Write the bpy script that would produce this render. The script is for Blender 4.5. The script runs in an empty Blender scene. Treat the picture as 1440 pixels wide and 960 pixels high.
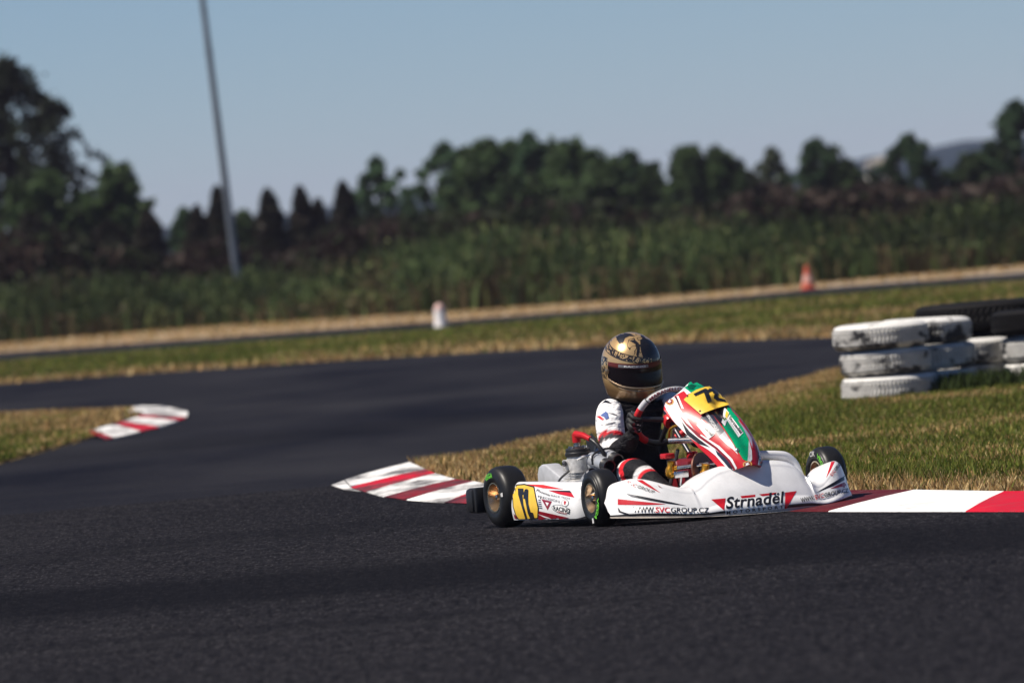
import bpy, bmesh, math, random
import numpy as np
from mathutils import Vector, Matrix
from mathutils.bvhtree import BVHTree

random.seed(7)
rng = np.random.default_rng(11)
scene = bpy.context.scene
COL = scene.collection
R_ = math.radians

# ------------------------------------------------------------------ camera
PW, PH = 1440.0, 960.0                 # photograph's pixel frame
FPX = 11500.0                          # focal length in those pixels (long telephoto)
ROLL = R_(4.8)
CAM = Vector((0, 0, 1.345))
PITCH = math.atan(155 * math.cos(ROLL) / FPX)
cf = Vector((0, math.cos(PITCH), -math.sin(PITCH)))
r0, u0 = Vector((1, 0, 0)), Vector((0, math.sin(PITCH), math.cos(PITCH)))
cr = r0 * math.cos(ROLL) - u0 * math.sin(ROLL)
cu = r0 * math.sin(ROLL) + u0 * math.cos(ROLL)

def ray(px, py):
    return cf + cr * ((px - PW / 2) / FPX) + cu * ((PH / 2 - py) / FPX)

def gp(px, py, z=0.0):
    d = ray(px, py)
    return CAM + d * ((z - CAM.z) / d.z)

def at(px, py, Y):
    d = ray(px, py)
    return CAM + d * (Y / d.y)

cam_d = bpy.data.cameras.new('camera')
cam = bpy.data.objects.new('camera', cam_d)
COL.objects.link(cam)
cam.matrix_world = Matrix(((cr.x, cu.x, -cf.x, CAM.x), (cr.y, cu.y, -cf.y, CAM.y),
                           (cr.z, cu.z, -cf.z, CAM.z), (0, 0, 0, 1)))
cam_d.sensor_width = 36
cam_d.lens = FPX / PW * 36
cam_d.clip_start = 0.5
cam_d.clip_end = 20000
cam_d.dof.use_dof = True
cam_d.dof.focus_distance = 37.0
cam_d.dof.aperture_fstop = 5.0
cam_d.dof.aperture_blades = 9
scene.camera = cam

# ------------------------------------------------------------------ materials
def srgb(h):
    h = h.lstrip('#')
    c = [int(h[i:i + 2], 16) / 255 for i in (0, 2, 4)]
    return tuple(x / 12.92 if x <= .04045 else ((x + .055) / 1.055) ** 2.4 for x in c) + (1,)

class NT:
    def __init__(s, name):
        s.m = bpy.data.materials.new(name)
        s.m.use_nodes = True
        s.t = s.m.node_tree
        s.n = s.t.nodes
        s.b = s.n['Principled BSDF']
        s.out = s.n['Material Output']
    def new(s, typ, **kw):
        n = s.n.new(typ)
        for k, v in kw.items():
            if k == 'inp':
                for i, x in v.items():
                    if hasattr(x, 'is_linked') or isinstance(x, bpy.types.NodeSocket):
                        s.t.links.new(x, n.inputs[i])
                    else:
                        n.inputs[i].default_value = x
            else:
                setattr(n, k, v)
        return n
    def link(s, a, b):
        s.t.links.new(a, b)
    def math(s, op, a, b=0.0, c=0.0):
        n = s.new('ShaderNodeMath', operation=op)
        for i, x in enumerate((a, b, c)):
            if isinstance(x, bpy.types.NodeSocket): s.link(x, n.inputs[i])
            else: n.inputs[i].default_value = x
        return n.outputs[0]
    def mix(s, f, a, b):
        n = s.new('ShaderNodeMix', data_type='RGBA')
        for i, x in ((0, f), (6, a), (7, b)):
            if isinstance(x, bpy.types.NodeSocket): s.link(x, n.inputs[i])
            else: n.inputs[i].default_value = x
        return n.outputs[2]
    def ramp(s, f, stops):
        n = s.new('ShaderNodeValToRGB')
        while len(n.color_ramp.elements) < len(stops): n.color_ramp.elements.new(0.5)
        for e, (p, c) in zip(n.color_ramp.elements, stops):
            e.position = p
            e.color = c if len(c) == 4 else tuple(c) + (1,)
        s.link(f, n.inputs[0])
        return n.outputs[0]
    def noise(s, vec, scale, detail=3, rough=.55):
        n = s.new('ShaderNodeTexNoise', inp={'Scale': scale, 'Detail': detail, 'Roughness': rough})
        if vec is not None: s.link(vec, n.inputs['Vector'])
        return n.outputs[0]
    def pos(s):
        return s.new('ShaderNodeNewGeometry').outputs['Position']
    def objco(s):
        return s.new('ShaderNodeTexCoord').outputs['Object']
    def scaled(s, vec, xyz):
        n = s.new('ShaderNodeMapping')
        n.inputs['Scale'].default_value = xyz
        s.link(vec, n.inputs['Vector'])
        return n.outputs[0]
    def bump(s, h, strength=.3, dist=.01):
        n = s.new('ShaderNodeBump', inp={'Strength': strength, 'Distance': dist, 'Height': h})
        s.link(n.outputs[0], s.b.inputs['Normal'])
    def set(s, **kw):
        for k, v in kw.items():
            i = s.b.inputs[k]
            if isinstance(v, bpy.types.NodeSocket): s.link(v, i)
            else: i.default_value = v

def plain(name, col, rough=.4, metal=0.0, dirt=.12, spec=.5, coat=0.0, scale=30):
    """a coloured material with faint uneven wear in colour and gloss"""
    t = NT(name)
    c = srgb(col) if isinstance(col, str) else tuple(col) + (1,)
    n = t.noise(t.objco(), scale, 4)
    d = tuple(x * (1 - dirt * 1.6) for x in c[:3]) + (1,)
    t.set(**{'Base Color': t.mix(t.ramp(n, [(.35, (1, 1, 1)), (.7, (0, 0, 0))]), d, c), 'Metallic': metal,
             'Roughness': t.math('MULTIPLY_ADD', n, .25, max(.03, rough - .12)), 'Specular IOR Level': spec, 'Coat Weight': coat,
             'Coat Roughness': .15})
    return t.m

M = {}
M['white'] = plain('white_plastic', (.80, .80, .81), .30, dirt=.10, coat=.3, scale=11)
M['white_lip'] = plain('dusty_white_plastic', (.55, .50, .45), .5)
M['sticker'] = plain('white_sticker', (.8, .8, .8), .4, dirt=.03)
M['red'] = plain('red_decal', (.55, .010, .020), .35, dirt=.08, coat=.12)
M['red_bright'] = plain('bright_red_decal', (.75, .03, .02), .3, dirt=.05, coat=.3)
M['darkred'] = plain('dark_red_decal', (.26, .006, .018), .3, coat=.3)
M['black_decal'] = plain('black_decal', (.012, .012, .016), .35, coat=.2)
M['navy'] = plain('navy_decal', (.02, .026, .05), .3, coat=.3)
M['grey_decal'] = plain('grey_decal', (.16, .16, .18), .35, coat=.2)
M['silver_decal'] = plain('silver_decal', (.55, .55, .58), .3, coat=.2)
M['lilac'] = plain('lilac_silver_decal', (.33, .32, .42), .3, coat=.2)
M['green'] = plain('green_decal', (.0, .30, .13), .25, coat=.4, dirt=.08)
M['hollow_shade'] = plain('shaded_green_hollow', (.0, .08, .04), .3)
M['yellow'] = plain('yellow_number_plate', (.78, .50, .05), .35, dirt=.08)
M['gold_decal'] = plain('gold_decal', (.55, .30, .08), .4)
M['rubber'] = plain('slick_rubber', (.012, .012, .013), .42, spec=.35, dirt=.3, scale=18)
M['black_plastic'] = plain('black_plastic', (.015, .015, .017), .4)
M['dark_steel'] = plain('dark_steel', (.09, .09, .1), .4, .9)
M['steel'] = plain('steel', (.55, .55, .56), .28, 1.0, scale=50)
M['cast'] = plain('cast_aluminium', (.62, .61, .6), .45, .35, dirt=.25, scale=60)
M['grey_plastic'] = plain('grey_plastic', (.42, .43, .46), .45, dirt=.1)
M['airbox'] = plain('silver_airbox', (.36, .38, .42), .35, .2, dirt=.12)
M['rim_gold'] = plain('bronze_wheel_rim', (.62, .43, .27), .3, .9, dirt=.25)
M['rim_edge'] = plain('machined_rim_edge', (.8, .68, .5), .25, 1.0)
M['gold'] = plain('gold_anodised', (.75, .36, .04), .28, .85)
M['brake_disc'] = plain('brown_brake_disc', (.16, .07, .05), .4, .6)
M['red_part'] = plain('red_anodised', (.55, .015, .02), .3, .2)
M['red_grip'] = plain('red_suede_grip', (.6, .012, .02), .6, dirt=.15)
M['tyre_green'] = plain('green_tyre_lettering', (.16, .62, .05), .6)
M['tyre_white'] = plain('white_tyre_lettering', (.6, .6, .6), .6)
M['chassis'] = plain('chassis_tube', (.05, .05, .055), .35, .6)
M['blue_metal'] = plain('blue_steel', (.2, .32, .5), .3, .8)
M['flag_blue'] = plain('blue_patch', (.02, .07, .28), .6)
M['glove_black'] = plain('glove_fabric', (.012, .012, .014), .7)

# ------------------------------------------------------------------ mesh building
def tag(o, label=None, cat=None, group=None, kind=None):
    if label: o['label'] = label
    if cat: o['category'] = cat
    if group: o['group'] = group
    if kind: o['kind'] = kind
    return o

def empty(name, loc=(0, 0, 0), rz=0.0):
    o = bpy.data.objects.new(name, None)
    o.empty_display_size = .2
    COL.objects.link(o)
    o.location = loc
    o.rotation_euler = (0, 0, rz)
    return o

def link_mesh(name, me, parent=None):
    o = bpy.data.objects.new(name, me)
    COL.objects.link(o)
    if parent is not None: o.parent = parent
    return o

def np_mesh(name, verts, faces, mats, midx=None, smooth=False, col=None):
    """verts Nx3 array, faces MxK array"""
    me = bpy.data.meshes.new(name)
    verts = np.asarray(verts, np.float32)
    faces = np.asarray(faces, np.int32)
    k = faces.shape[1]
    me.vertices.add(len(verts))
    me.vertices.foreach_set('co', verts.ravel())
    me.loops.add(faces.size)
    me.loops.foreach_set('vertex_index', faces.ravel())
    me.polygons.add(len(faces))
    me.polygons.foreach_set('loop_start', np.arange(0, faces.size, k, dtype=np.int32))
    me.polygons.foreach_set('loop_total', np.full(len(faces), k, np.int32))
    if smooth: me.polygons.foreach_set('use_smooth', np.ones(len(faces), bool))
    for m in mats: me.materials.append(m)
    if midx is not None: me.polygons.foreach_set('material_index', np.asarray(midx, np.int32))
    me.update(calc_edges=True)
    if col is not None:
        a = me.color_attributes.new('col', 'FLOAT_COLOR', 'POINT')
        c = np.ones((len(verts), 4), np.float32)
        c[:, :3] = col
        a.data.foreach_set('color', c.ravel())
    return me

def frame(axis):
    a = Vector(axis).normalized()
    t = Vector((0, 0, 1)) if abs(a.z) < .9 else Vector((1, 0, 0))
    u = a.cross(t).normalized()
    return a, u, a.cross(u)

def catmull(pts, n=8):
    P = [Vector(p) for p in pts]
    P = [P[0] * 2 - P[1]] + P + [P[-1] * 2 - P[-2]]
    out = []
    for i in range(1, len(P) - 2):
        for k in range(n):
            t = k / n
            a, b, c, d = P[i - 1:i + 3]
            out.append(.5 * ((2 * b) + (c - a) * t + (2 * a - 5 * b + 4 * c - d) * t * t + (3 * b - a - 3 * c + d) * t ** 3))
    out.append(P[-2])
    return out

class MB:
    def __init__(s):
        s.v, s.f, s.m, s.mats = [], [], [], []
    def mi(s, mat):
        mat = M[mat] if isinstance(mat, str) else mat
        if mat not in s.mats: s.mats.append(mat)
        return s.mats.index(mat)
    def add(s, vs, fs, mat):
        b = len(s.v)
        i = s.mi(mat)
        s.v += [Vector(v) for v in vs]
        for f in fs:
            s.f.append([b + k for k in f])
            s.m.append(i)
        return s
    def box(s, c, size, mat, bevel=.004, rot=None):
        bm = bmesh.new()
        bmesh.ops.create_cube(bm, size=1)
        for v in bm.verts: v.co = Vector((v.co.x * size[0], v.co.y * size[1], v.co.z * size[2]))
        if bevel: bmesh.ops.bevel(bm, geom=bm.edges[:], offset=min(bevel, min(size) * .45), segments=2, profile=.5, affect='EDGES')
        Rm = rot if rot is not None else Matrix.Identity(3)
        bm.verts.index_update()
        s.add([Rm @ v.co + Vector(c) for v in bm.verts], [[v.index for v in f.verts] for f in bm.faces], mat)
        bm.free()
        return s
    def tube(s, pts, r, mat, n=12, cap=True, smooth=0):
        P = catmull(pts, smooth) if smooth else [Vector(p) for p in pts]
        rs = r if isinstance(r, (list, tuple)) else [r] * len(P)
        if len(rs) != len(P):
            xs = np.linspace(0, 1, len(rs))
            rs = list(np.interp(np.linspace(0, 1, len(P)), xs, rs))
        vs, fs = [], []
        up = None
        for i, p in enumerate(P):
            d = (P[min(i + 1, len(P) - 1)] - P[max(i - 1, 0)]).normalized()
            if up is None: up = frame(d)[1]
            up = (up - d * up.dot(d)).normalized()
            w = d.cross(up)
            for k in range(n):
                a = 2 * math.pi * k / n
                vs.append(p + (up * math.cos(a) + w * math.sin(a)) * rs[i])
        for i in range(len(P) - 1):
            for k in range(n):
                fs.append([i * n + k, i * n + (k + 1) % n, (i + 1) * n + (k + 1) % n, (i + 1) * n + k])
        if cap:
            fs.append(list(range(n))[::-1])
            fs.append([(len(P) - 1) * n + k for k in range(n)])
        return s.add(vs, fs, mat)
    def lathe(s, prof, c, axis, mat, n=32, closed=False):
        """prof: list of (radius, offset along axis)"""
        a, u, w = frame(axis)
        c = Vector(c)
        vs, fs = [], []
        for r, o in prof:
            for k in range(n):
                t = 2 * math.pi * k / n
                vs.append(c + a * o + (u * math.cos(t) + w * math.sin(t)) * r)
        L = len(prof)
        for i in range(L if closed else L - 1):
            j = (i + 1) % L
            for k in range(n):
                fs.append([i * n + k, i * n + (k + 1) % n, j * n + (k + 1) % n, j * n + k])
        return s.add(vs, fs, mat)
    def grid(s, fn, nu, nv, mat, rowmat=None):
        vs = [fn(i / nu, j / nv) for i in range(nu + 1) for j in range(nv + 1)]
        fs = [[i * (nv + 1) + j, (i + 1) * (nv + 1) + j, (i + 1) * (nv + 1) + j + 1, i * (nv + 1) + j + 1] for i in range(nu) for j in range(nv)]
        b = len(s.f)
        s.add(vs, fs, mat)
        if rowmat:
            for k in range(nu * nv):
                m = rowmat(k // nv, k % nv)
                if m: s.m[b + k] = s.mi(m)
        return s
    def prism(s, poly, d, mat, bevel=0.0):
        """poly: closed list of 3D points (planar), extruded by vector d"""
        bm = bmesh.new()
        vs = [bm.verts.new(p) for p in poly]
        f = bm.faces.new(vs)
        r = bmesh.ops.extrude_face_region(bm, geom=[f])
        bmesh.ops.translate(bm, verts=[g for g in r['geom'] if isinstance(g, bmesh.types.BMVert)], vec=Vector(d))
        bmesh.ops.recalc_face_normals(bm, faces=bm.faces[:])
        if bevel: bmesh.ops.bevel(bm, geom=bm.edges[:], offset=bevel, segments=3, profile=.5, affect='EDGES', clamp_overlap=True)
        bm.verts.index_update()
        s.add([v.co.copy() for v in bm.verts], [[v.index for v in q.verts] for q in bm.faces], mat)
        bm.free()
        return s
    def mesh(s, name, sharp=38, thick=None, recalc=False):
        me = bpy.data.meshes.new(name)
        me.from_pydata([tuple(v) for v in s.v], [], s.f)
        for m in s.mats: me.materials.append(m)
        me.polygons.foreach_set('material_index', s.m)
        me.polygons.foreach_set('use_smooth', [True] * len(s.f))
        me.update()
        if recalc:
            bm = bmesh.new(); bm.from_mesh(me)
            bmesh.ops.recalc_face_normals(bm, faces=bm.faces[:])
            bm.to_mesh(me); bm.free()
        if sharp: me.set_sharp_from_angle(angle=R_(sharp))
        return me
    def build(s, name, parent=None, sharp=38, recalc=True):
        return link_mesh(name, s.mesh(name, sharp, recalc=recalc), parent)
    def bvh(s):
        return BVHTree.FromPolygons([tuple(v) for v in s.v], s.f)

# text outlines as flat triangles in the unit box (u right, v up)
_tc = {}
def text2d(body, shear=0.0, bold=0.0, space=1.0):
    key = (body, shear, bold, space)
    if key in _tc: return _tc[key]
    cu_ = bpy.data.curves.new('t', 'FONT')
    cu_.body = body
    cu_.shear = shear
    cu_.offset = bold
    cu_.space_character = space
    cu_.resolution_u = 3
    ob = bpy.data.objects.new('t', cu_)
    COL.objects.link(ob)
    bpy.context.view_layer.update()
    me = bpy.data.meshes.new_from_object(ob.evaluated_get(bpy.context.evaluated_depsgraph_get()))
    bm = bmesh.new(); bm.from_mesh(me)
    bmesh.ops.triangulate(bm, faces=bm.faces[:])
    for _ in range(3):
        e = [x for x in bm.edges if x.calc_length() > .16]
        if not e: break
        bmesh.ops.subdivide_edges(bm, edges=e, cuts=1)
        bmesh.ops.triangulate(bm, faces=[f for f in bm.faces if len(f.verts) > 3])
    xs = [v.co.x for v in bm.verts]; ys = [v.co.y for v in bm.verts]
    x0, x1, y0, y1 = min(xs), max(xs), min(ys), max(ys)
    bm.verts.index_update()
    r = ([((v.co.x - x0) / (x1 - x0), (v.co.y - y0) / (y1 - y0)) for v in bm.verts], [[v.index for v in f.verts] for f in bm.faces])
    bm.free()
    bpy.data.objects.remove(ob); bpy.data.curves.remove(cu_); bpy.data.meshes.remove(me)
    _tc[key] = r
    return r

def fine_poly(pts, step):
    """filled polygon in a plane, split until no edge is longer than step"""
    bm = bmesh.new()
    vs = [bm.verts.new((p[0], p[1], 0)) for p in pts]
    bm.faces.new(vs)
    bmesh.ops.triangulate(bm, faces=bm.faces[:])
    for _ in range(5):
        e = [x for x in bm.edges if x.calc_length() > step]
        if not e: break
        bmesh.ops.subdivide_edges(bm, edges=e, cuts=1, use_grid_fill=False)
        bmesh.ops.triangulate(bm, faces=[f for f in bm.faces if len(f.verts) > 3])
    bm.verts.index_update()
    r = ([(v.co.x, v.co.y) for v in bm.verts], [[v.index for v in f.verts] for f in bm.faces])
    bm.free()
    return r

# ------------------------------------------------------------------ light, sky, colour management
SUN_EL, SUN_AZ = R_(54), R_(21)        # sun to the left of the view, a little on the camera's side
sv = Vector((-math.cos(SUN_EL) * math.cos(SUN_AZ), -math.cos(SUN_EL) * math.sin(SUN_AZ), math.sin(SUN_EL)))
w = bpy.data.worlds.new('World')
scene.world = w
w.use_nodes = True
wt = w.node_tree
sky = wt.nodes.new('ShaderNodeTexSky')
sky.sky_type = 'NISHITA'
sky.sun_disc = False
sky.sun_elevation = SUN_EL
sky.sun_rotation = math.atan2(sv.x, sv.y)
sky.altitude = 100
sky.air_density = 0.68
sky.dust_density = 0.0
sky.ozone_density = 9.0
wt.links.new(sky.outputs[0], wt.nodes['Background'].inputs[0])
wt.nodes['Background'].inputs[1].default_value = 0.056
sl = bpy.data.lights.new('sun', 'SUN')
sl.energy = 5.0
sl.angle = R_(0.53)
sl.color = (1.0, .92, .81)
so = bpy.data.objects.new('sun', sl)
COL.objects.link(so)
so.rotation_euler = sv.to_track_quat('Z', 'Y').to_euler()
scene.view_settings.view_transform = 'Standard'
scene.view_settings.look = 'None'
scene.view_settings.gamma = 1
scene.view_settings.exposure = 0.40
scene.cycles.use_denoising = True
scene.cycles.max_bounces = 6
scene.cycles.diffuse_bounces = 3
scene.cycles.transparent_max_bounces = 8
scene.cycles.volume_bounces = 0
scene.cycles.caustics_reflective = False
scene.cycles.caustics_refractive = False

# ------------------------------------------------------------------ ground materials
def asphalt():
    t = NT('asphalt')
    p = t.pos()
    xyz = t.new('ShaderNodeSeparateXYZ', inp={0: p})
    X, Y = xyz.outputs[0], xyz.outputs[1]
    fine = t.noise(t.scaled(p, (1, .16, 1)), 85, 2, .8)
    mid = t.noise(t.scaled(p, (1, .22, 1)), 26, 4, .8)
    big = t.ramp(t.noise(t.scaled(p, (1, .3, 1)), .45, 4), [(.30, (0, 0, 0)), (.70, (1, 1, 1))])
    grit = t.noise(t.scaled(p, (1, .12, 1)), 72, 3, .85)
    pale = t.ramp(grit, [(.55, (0, 0, 0)), (.66, (1, 1, 1))])
    base = t.mix(big, (.0135, .0130, .0165, 1), (.0225, .0215, .0250, 1))
    base = t.mix(t.ramp(mid, [(.38, (1, 1, 1)), (.60, (0, 0, 0))]), base, (.0045, .0045, .006, 1))
    base = t.mix(t.math('MULTIPLY', pale, .5), base, (.080, .075, .081, 1))
    # newer, darker lay of tarmac beyond the seam
    seam = t.math('ADD', t.math('MULTIPLY', X, -.1), t.math('ADD', Y, t.math('MULTIPLY', t.noise(p, .8, 2), .5)))
    new = t.math('GREATER_THAN', seam, 46.3)
    base = t.mix(new, base, t.mix(big, (.0065, .0070, .0120, 1), (.0225, .0225, .0275, 1)))
    base = t.mix(t.math('MULTIPLY', t.math('MULTIPLY', pale, new), .30), base, (.045, .045, .05, 1))
    streak = t.noise(t.scaled(p, (.16, 1, 1)), 1.1, 5, .7)
    base = t.mix(t.math('MULTIPLY', t.ramp(streak, [(.55, (0, 0, 0)), (.75, (1, 1, 1))]), .35), base, (.034, .033, .035, 1))
    streak2 = t.noise(t.scaled(p, (.22, 1.3, 1)), 1.9, 4, .65)
    base = t.mix(t.math('MULTIPLY', t.ramp(streak2, [(.60, (0, 0, 0)), (.72, (1, 1, 1))]), .45), base, (.0045, .0045, .006, 1))
    spots = t.noise(t.scaled(p, (1, .35, 1)), 3.1, 5, .75)
    base = t.mix(t.ramp(spots, [(.70, (0, 0, 0)), (.76, (.7, .7, .7))]), base, (.006, .006, .007, 1))
    # rubbered-in racing lines
    for (y0, k, c, wd, amt) in ((32.6, .35, -.05, 2.3, .62), (39.0, .15, -.22, 1.2, .30), (29.2, .22, -.06, .28, .28), (60.0, -.6, .1, 3.2, .25)):
        yy = t.math('ADD', t.math('ADD', Y, t.math('MULTIPLY', X, k)), t.math('MULTIPLY', t.math('MULTIPLY', X, X), -c))
        wob = t.math('MULTIPLY', t.noise(t.scaled(p, (.35, 1, 1)), .9, 3), 1.6)
        d = t.math('ABSOLUTE', t.math('SUBTRACT', t.math('ADD', yy, wob), y0 + .8))
        f = t.new('ShaderNodeMapRange', interpolation_type='SMOOTHSTEP', inp={0: d, 1: wd * .25, 2: wd, 3: amt, 4: 0.0}).outputs[0]
        base = t.mix(f, base, (.0040, .0040, .0055, 1))
    t.set(**{'Base Color': base, 'Roughness': .9, 'Specular IOR Level': .02})
    t.bump(t.math('ADD', fine, t.math('MULTIPLY', mid, .6)), .4, .010)
    return t.m

def soil(name, a, b, sc=3.0):
    t = NT(name)
    p = t.pos()
    n = t.noise(p, sc, 6, .7)
    t.set(**{'Base Color': t.mix(n, a + (1,), b + (1,)), 'Roughness': .95, 'Specular IOR Level': .1})
    t.bump(t.noise(p, sc * 8, 3), .6, .03)
    return t.m

def leafy(name, trans=.35, rough=.6):
    t = NT(name)
    at_ = t.new('ShaderNodeAttribute', attribute_name='col')
    t.set(**{'Base Color': at_.outputs['Color'], 'Roughness': rough, 'Specular IOR Level': .12})
    tr = t.new('ShaderNodeBsdfTranslucent', inp={0: at_.outputs['Color']})
    mx = t.new('ShaderNodeMixShader', inp={0: trans, 1: t.b.outputs[0], 2: tr.outputs[0]})
    t.link(mx.outputs[0], t.out.inputs[0])
    return t.m

def kerb_paint(name, col):
    t = NT(name)
    p = t.pos()
    n = t.noise(t.scaled(p, (1.2, .35, 1)), 2.6, 5, .65)
    scuff = t.ramp(n, [(.44, (0, 0, 0)), (.60, (.85, .85, .85))])
    sp = t.ramp(t.noise(p, 22, 4, .7), [(.57, (0, 0, 0)), (.70, (.7, .7, .7))])
    px_ = t.new('ShaderNodeSeparateXYZ', inp={0: p}).outputs[0]
    used = t.new('ShaderNodeMapRange', inp={0: px_, 1: .3, 2: 1.3, 3: 1.0, 4: .12}).outputs[0]
    c = t.mix(t.math('MULTIPLY', scuff, used), col + (1,), (.035, .033, .04, 1))
    crk = t.noise(t.scaled(p, (.25, 3.0, 1)), 2.2, 4, .7)
    c = t.mix(t.math('MULTIPLY', t.math('LESS_THAN', t.math('ABSOLUTE', t.math('SUBTRACT', crk, .5)), .006), .5), c, (.10, .09, .09, 1))
    c = t.mix(t.math('MULTIPLY', sp, t.math('MAXIMUM', used, .35)), c, (.16, .13, .11, 1))
    t.set(**{'Base Color': c, 'Roughness': .7, 'Specular IOR Level': .1})
    t.bump(t.noise(p, 40, 3), .3, .006)
    return t.m

M['asphalt'] = asphalt()
M['soil'] = soil('field_soil', (.07, .055, .03), (.10, .085, .04))
M['dry_soil'] = soil('dry_verge_soil', (.30, .22, .14), (.44, .34, .23))
M['straw_soil'] = soil('straw_soil', (.10, .08, .035), (.22, .16, .08), 5)
M['kerb_white'] = kerb_paint('white_kerb_paint', (.78, .77, .76))
M['kerb_red'] = kerb_paint('red_kerb_paint', (.50, .006, .026))
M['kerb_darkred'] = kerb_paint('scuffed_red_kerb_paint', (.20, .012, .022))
M['kerb_nose_shade'] = kerb_paint('nose_shade_red_kerb_paint', (.085, .007, .012))  # dark red stands in for the kart nose's shadow on this block
M['concrete'] = soil('pale_concrete', (.26, .24, .22), (.5, .47, .43), 9)
M['leaf'] = leafy('foliage')
M['grass'] = leafy('grass_blades', .3)

# ------------------------------------------------------------------ ground, track and kerbs
def sheet(name, poly, z, mat, kind='structure'):
    me = bpy.data.meshes.new(name)
    me.from_pydata([(p[0], p[1], z) for p in poly], [], [list(range(len(poly)))])
    me.materials.append(M[mat])
    me.update()
    if me.polygons[0].normal.z < 0: me.flip_normals()
    return tag(link_mesh(name, me), kind=kind)

def gxy(pts, z=0.0):
    return [tuple(gp(px, py, z)[:2]) for px, py in pts]

sheet('ground', [(-7000, -400), (7000, -400), (7000, 12000), (-7000, 12000)], 0.0, 'soil')
far_edge = gxy([(0, 540), (150, 529), (300, 519), (500, 506), (720, 493), (950, 482), (1178, 474)])
far_edge = [(-30, 118), (-14, 108.5)] + far_edge + [(5.2, 78.5), (9, 77), (30, 76)]
sheet('track', [(30, 3), (-30, 3)] + far_edge, .004, 'asphalt')

strip_near = gxy([(0, 507), (300, 484), (620, 461), (900, 438), (1136, 416), (1440, 394)])
strip_far = gxy([(0, 496), (300, 475), (620, 452), (900, 430), (1136, 407), (1440, 384)])
strip_near = [(-30, 146)] + strip_near + [(30, 103)]
strip_far = [(-30, 156)] + strip_far + [(30, 112)]
sheet('far_track', strip_near + strip_far[::-1], .004, 'asphalt')
verge_far = [(-30, 182)] + gxy([(0, 480), (300, 456), (620, 437), (900, 417), (1136, 397), (1440, 370)]) + [(30, 138)]
sheet('dry_verge', strip_far + verge_far[::-1], .006, 'dry_soil')

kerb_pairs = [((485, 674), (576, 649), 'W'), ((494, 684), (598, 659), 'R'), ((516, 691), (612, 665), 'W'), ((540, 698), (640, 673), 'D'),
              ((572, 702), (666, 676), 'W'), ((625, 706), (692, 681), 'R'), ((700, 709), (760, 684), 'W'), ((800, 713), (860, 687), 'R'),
              ((900, 715), (965, 688), 'W'), ((1010, 717), (1075, 689), 'X'), ((1165, 718), (1285, 688), 'W'), ((1358, 718), (1412, 690), 'R'),  # X: block with the shade under the nose painted in
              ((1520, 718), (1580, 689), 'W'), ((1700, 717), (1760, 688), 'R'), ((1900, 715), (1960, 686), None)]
KZ0, KZ1 = .008, .036

def kerb(name, pairs, z0, z1):
    mb = MB()
    mt = {'W': 'kerb_white', 'R': 'kerb_red', 'D': 'kerb_darkred', 'X': 'kerb_nose_shade'}
    for (o0, i0, c), (o1, i1, _) in zip(pairs[:-1], pairs[1:]):
        A, B, C_, D = gp(*o0, z0), gp(*o1, z0), gp(*i1, z1), gp(*i0, z1)
        vs, fs = [], []
        for a in range(5):
            for b in range(4):
                u, v = a / 4, b / 3
                vs.append(A.lerp(B, u).lerp(D.lerp(C_, u), v) + Vector((0, 0, .004 * math.sin(v * math.pi))))
        for a in range(4):
            for b in range(3):
                fs.append([a * 4 + b, (a + 1) * 4 + b, (a + 1) * 4 + b + 1, a * 4 + b + 1])
        n = len(vs)
        vs += [Vector((A.x, A.y, 0)), Vector((B.x, B.y, 0))]
        fs += [[0, n, n + 1, 16]]
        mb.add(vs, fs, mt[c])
    a0, a1 = pairs[0][0], pairs[0][1]
    A, D = gp(*a0, z0), gp(*a1, z1)
    mb.add([A, D, Vector((D.x, D.y, 0)), Vector((A.x, A.y, 0))], [[0, 1, 2, 3]], 'kerb_white')
    return tag(mb.build(name, sharp=30), kind='structure')

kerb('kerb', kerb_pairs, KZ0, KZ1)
sheet('kerb_paint_mark', gxy([(466, 684), (484, 677), (494, 688), (508, 693), (486, 691)]), .009, 'kerb_white')
left_pairs = [((190, 570), (178, 578), 'W'), ((232, 571), (198, 579), 'W'), ((264, 578), (204, 581), 'W'), ((263, 586), (200, 583), 'R'), ((250, 591), (192, 586), 'W'),
              ((224, 600), (172, 592), 'R'), ((198, 606), (158, 596), 'W'), ((160, 615), (128, 604), 'R'), ((146, 617), (123, 606), None)]
kerb('far_kerb', left_pairs, .015, .045)

# pale rumble blocks on the far strip, right of the cone
mb = MB()
for px in list(range(1172, 1290, 13)) + list(range(1362, 1500, 11)):
    py = 407 - (px - 1136) * .076
    c = gp(px, py)
    mb.box((c.x, c.y + .6, .012), (.075, .8, .03), 'concrete', .006)
tag(mb.build('rumble_kerb'), kind='structure')

infield_back = gxy([(592, 650), (640, 641), (700, 629), (800, 607), (860, 597), (1000, 567), (1180, 517)], .035)
infield_front = [tuple(gp(*p[1], KZ1)[:2]) for p in kerb_pairs]
infield = [infield_front[0]] + infield_back + [(3.6, 68.6), (6, 69.2), (14, 68.5)] + [(14, infield_front[-1][1] - 6)] + infield_front[::-1][:-1]
sheet('infield', infield, .03, 'straw_soil')
isl = gxy([(180, 575), (60, 578), (0, 580)], .03) + [(-12, 84), (-12, 52)] + gxy([(0, 650), (60, 633), (130, 614), (146, 614), (128, 604), (158, 596), (192, 586), (200, 582)], .012)
sheet('track_island', isl, .02, 'straw_soil')
e0 = [tuple(gp(x, 650.5 - x * .277, .012)[:2]) for x in range(-30, 130, 4)]
sheet('island_edge', e0 + [(p[0], p[1] - max(.05, .35 + .55 * math.sin(k * 1.3) * math.sin(k * .37 + 1))) for k, p in list(enumerate(e0))[::-1]], .010, 'straw_soil')

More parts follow.
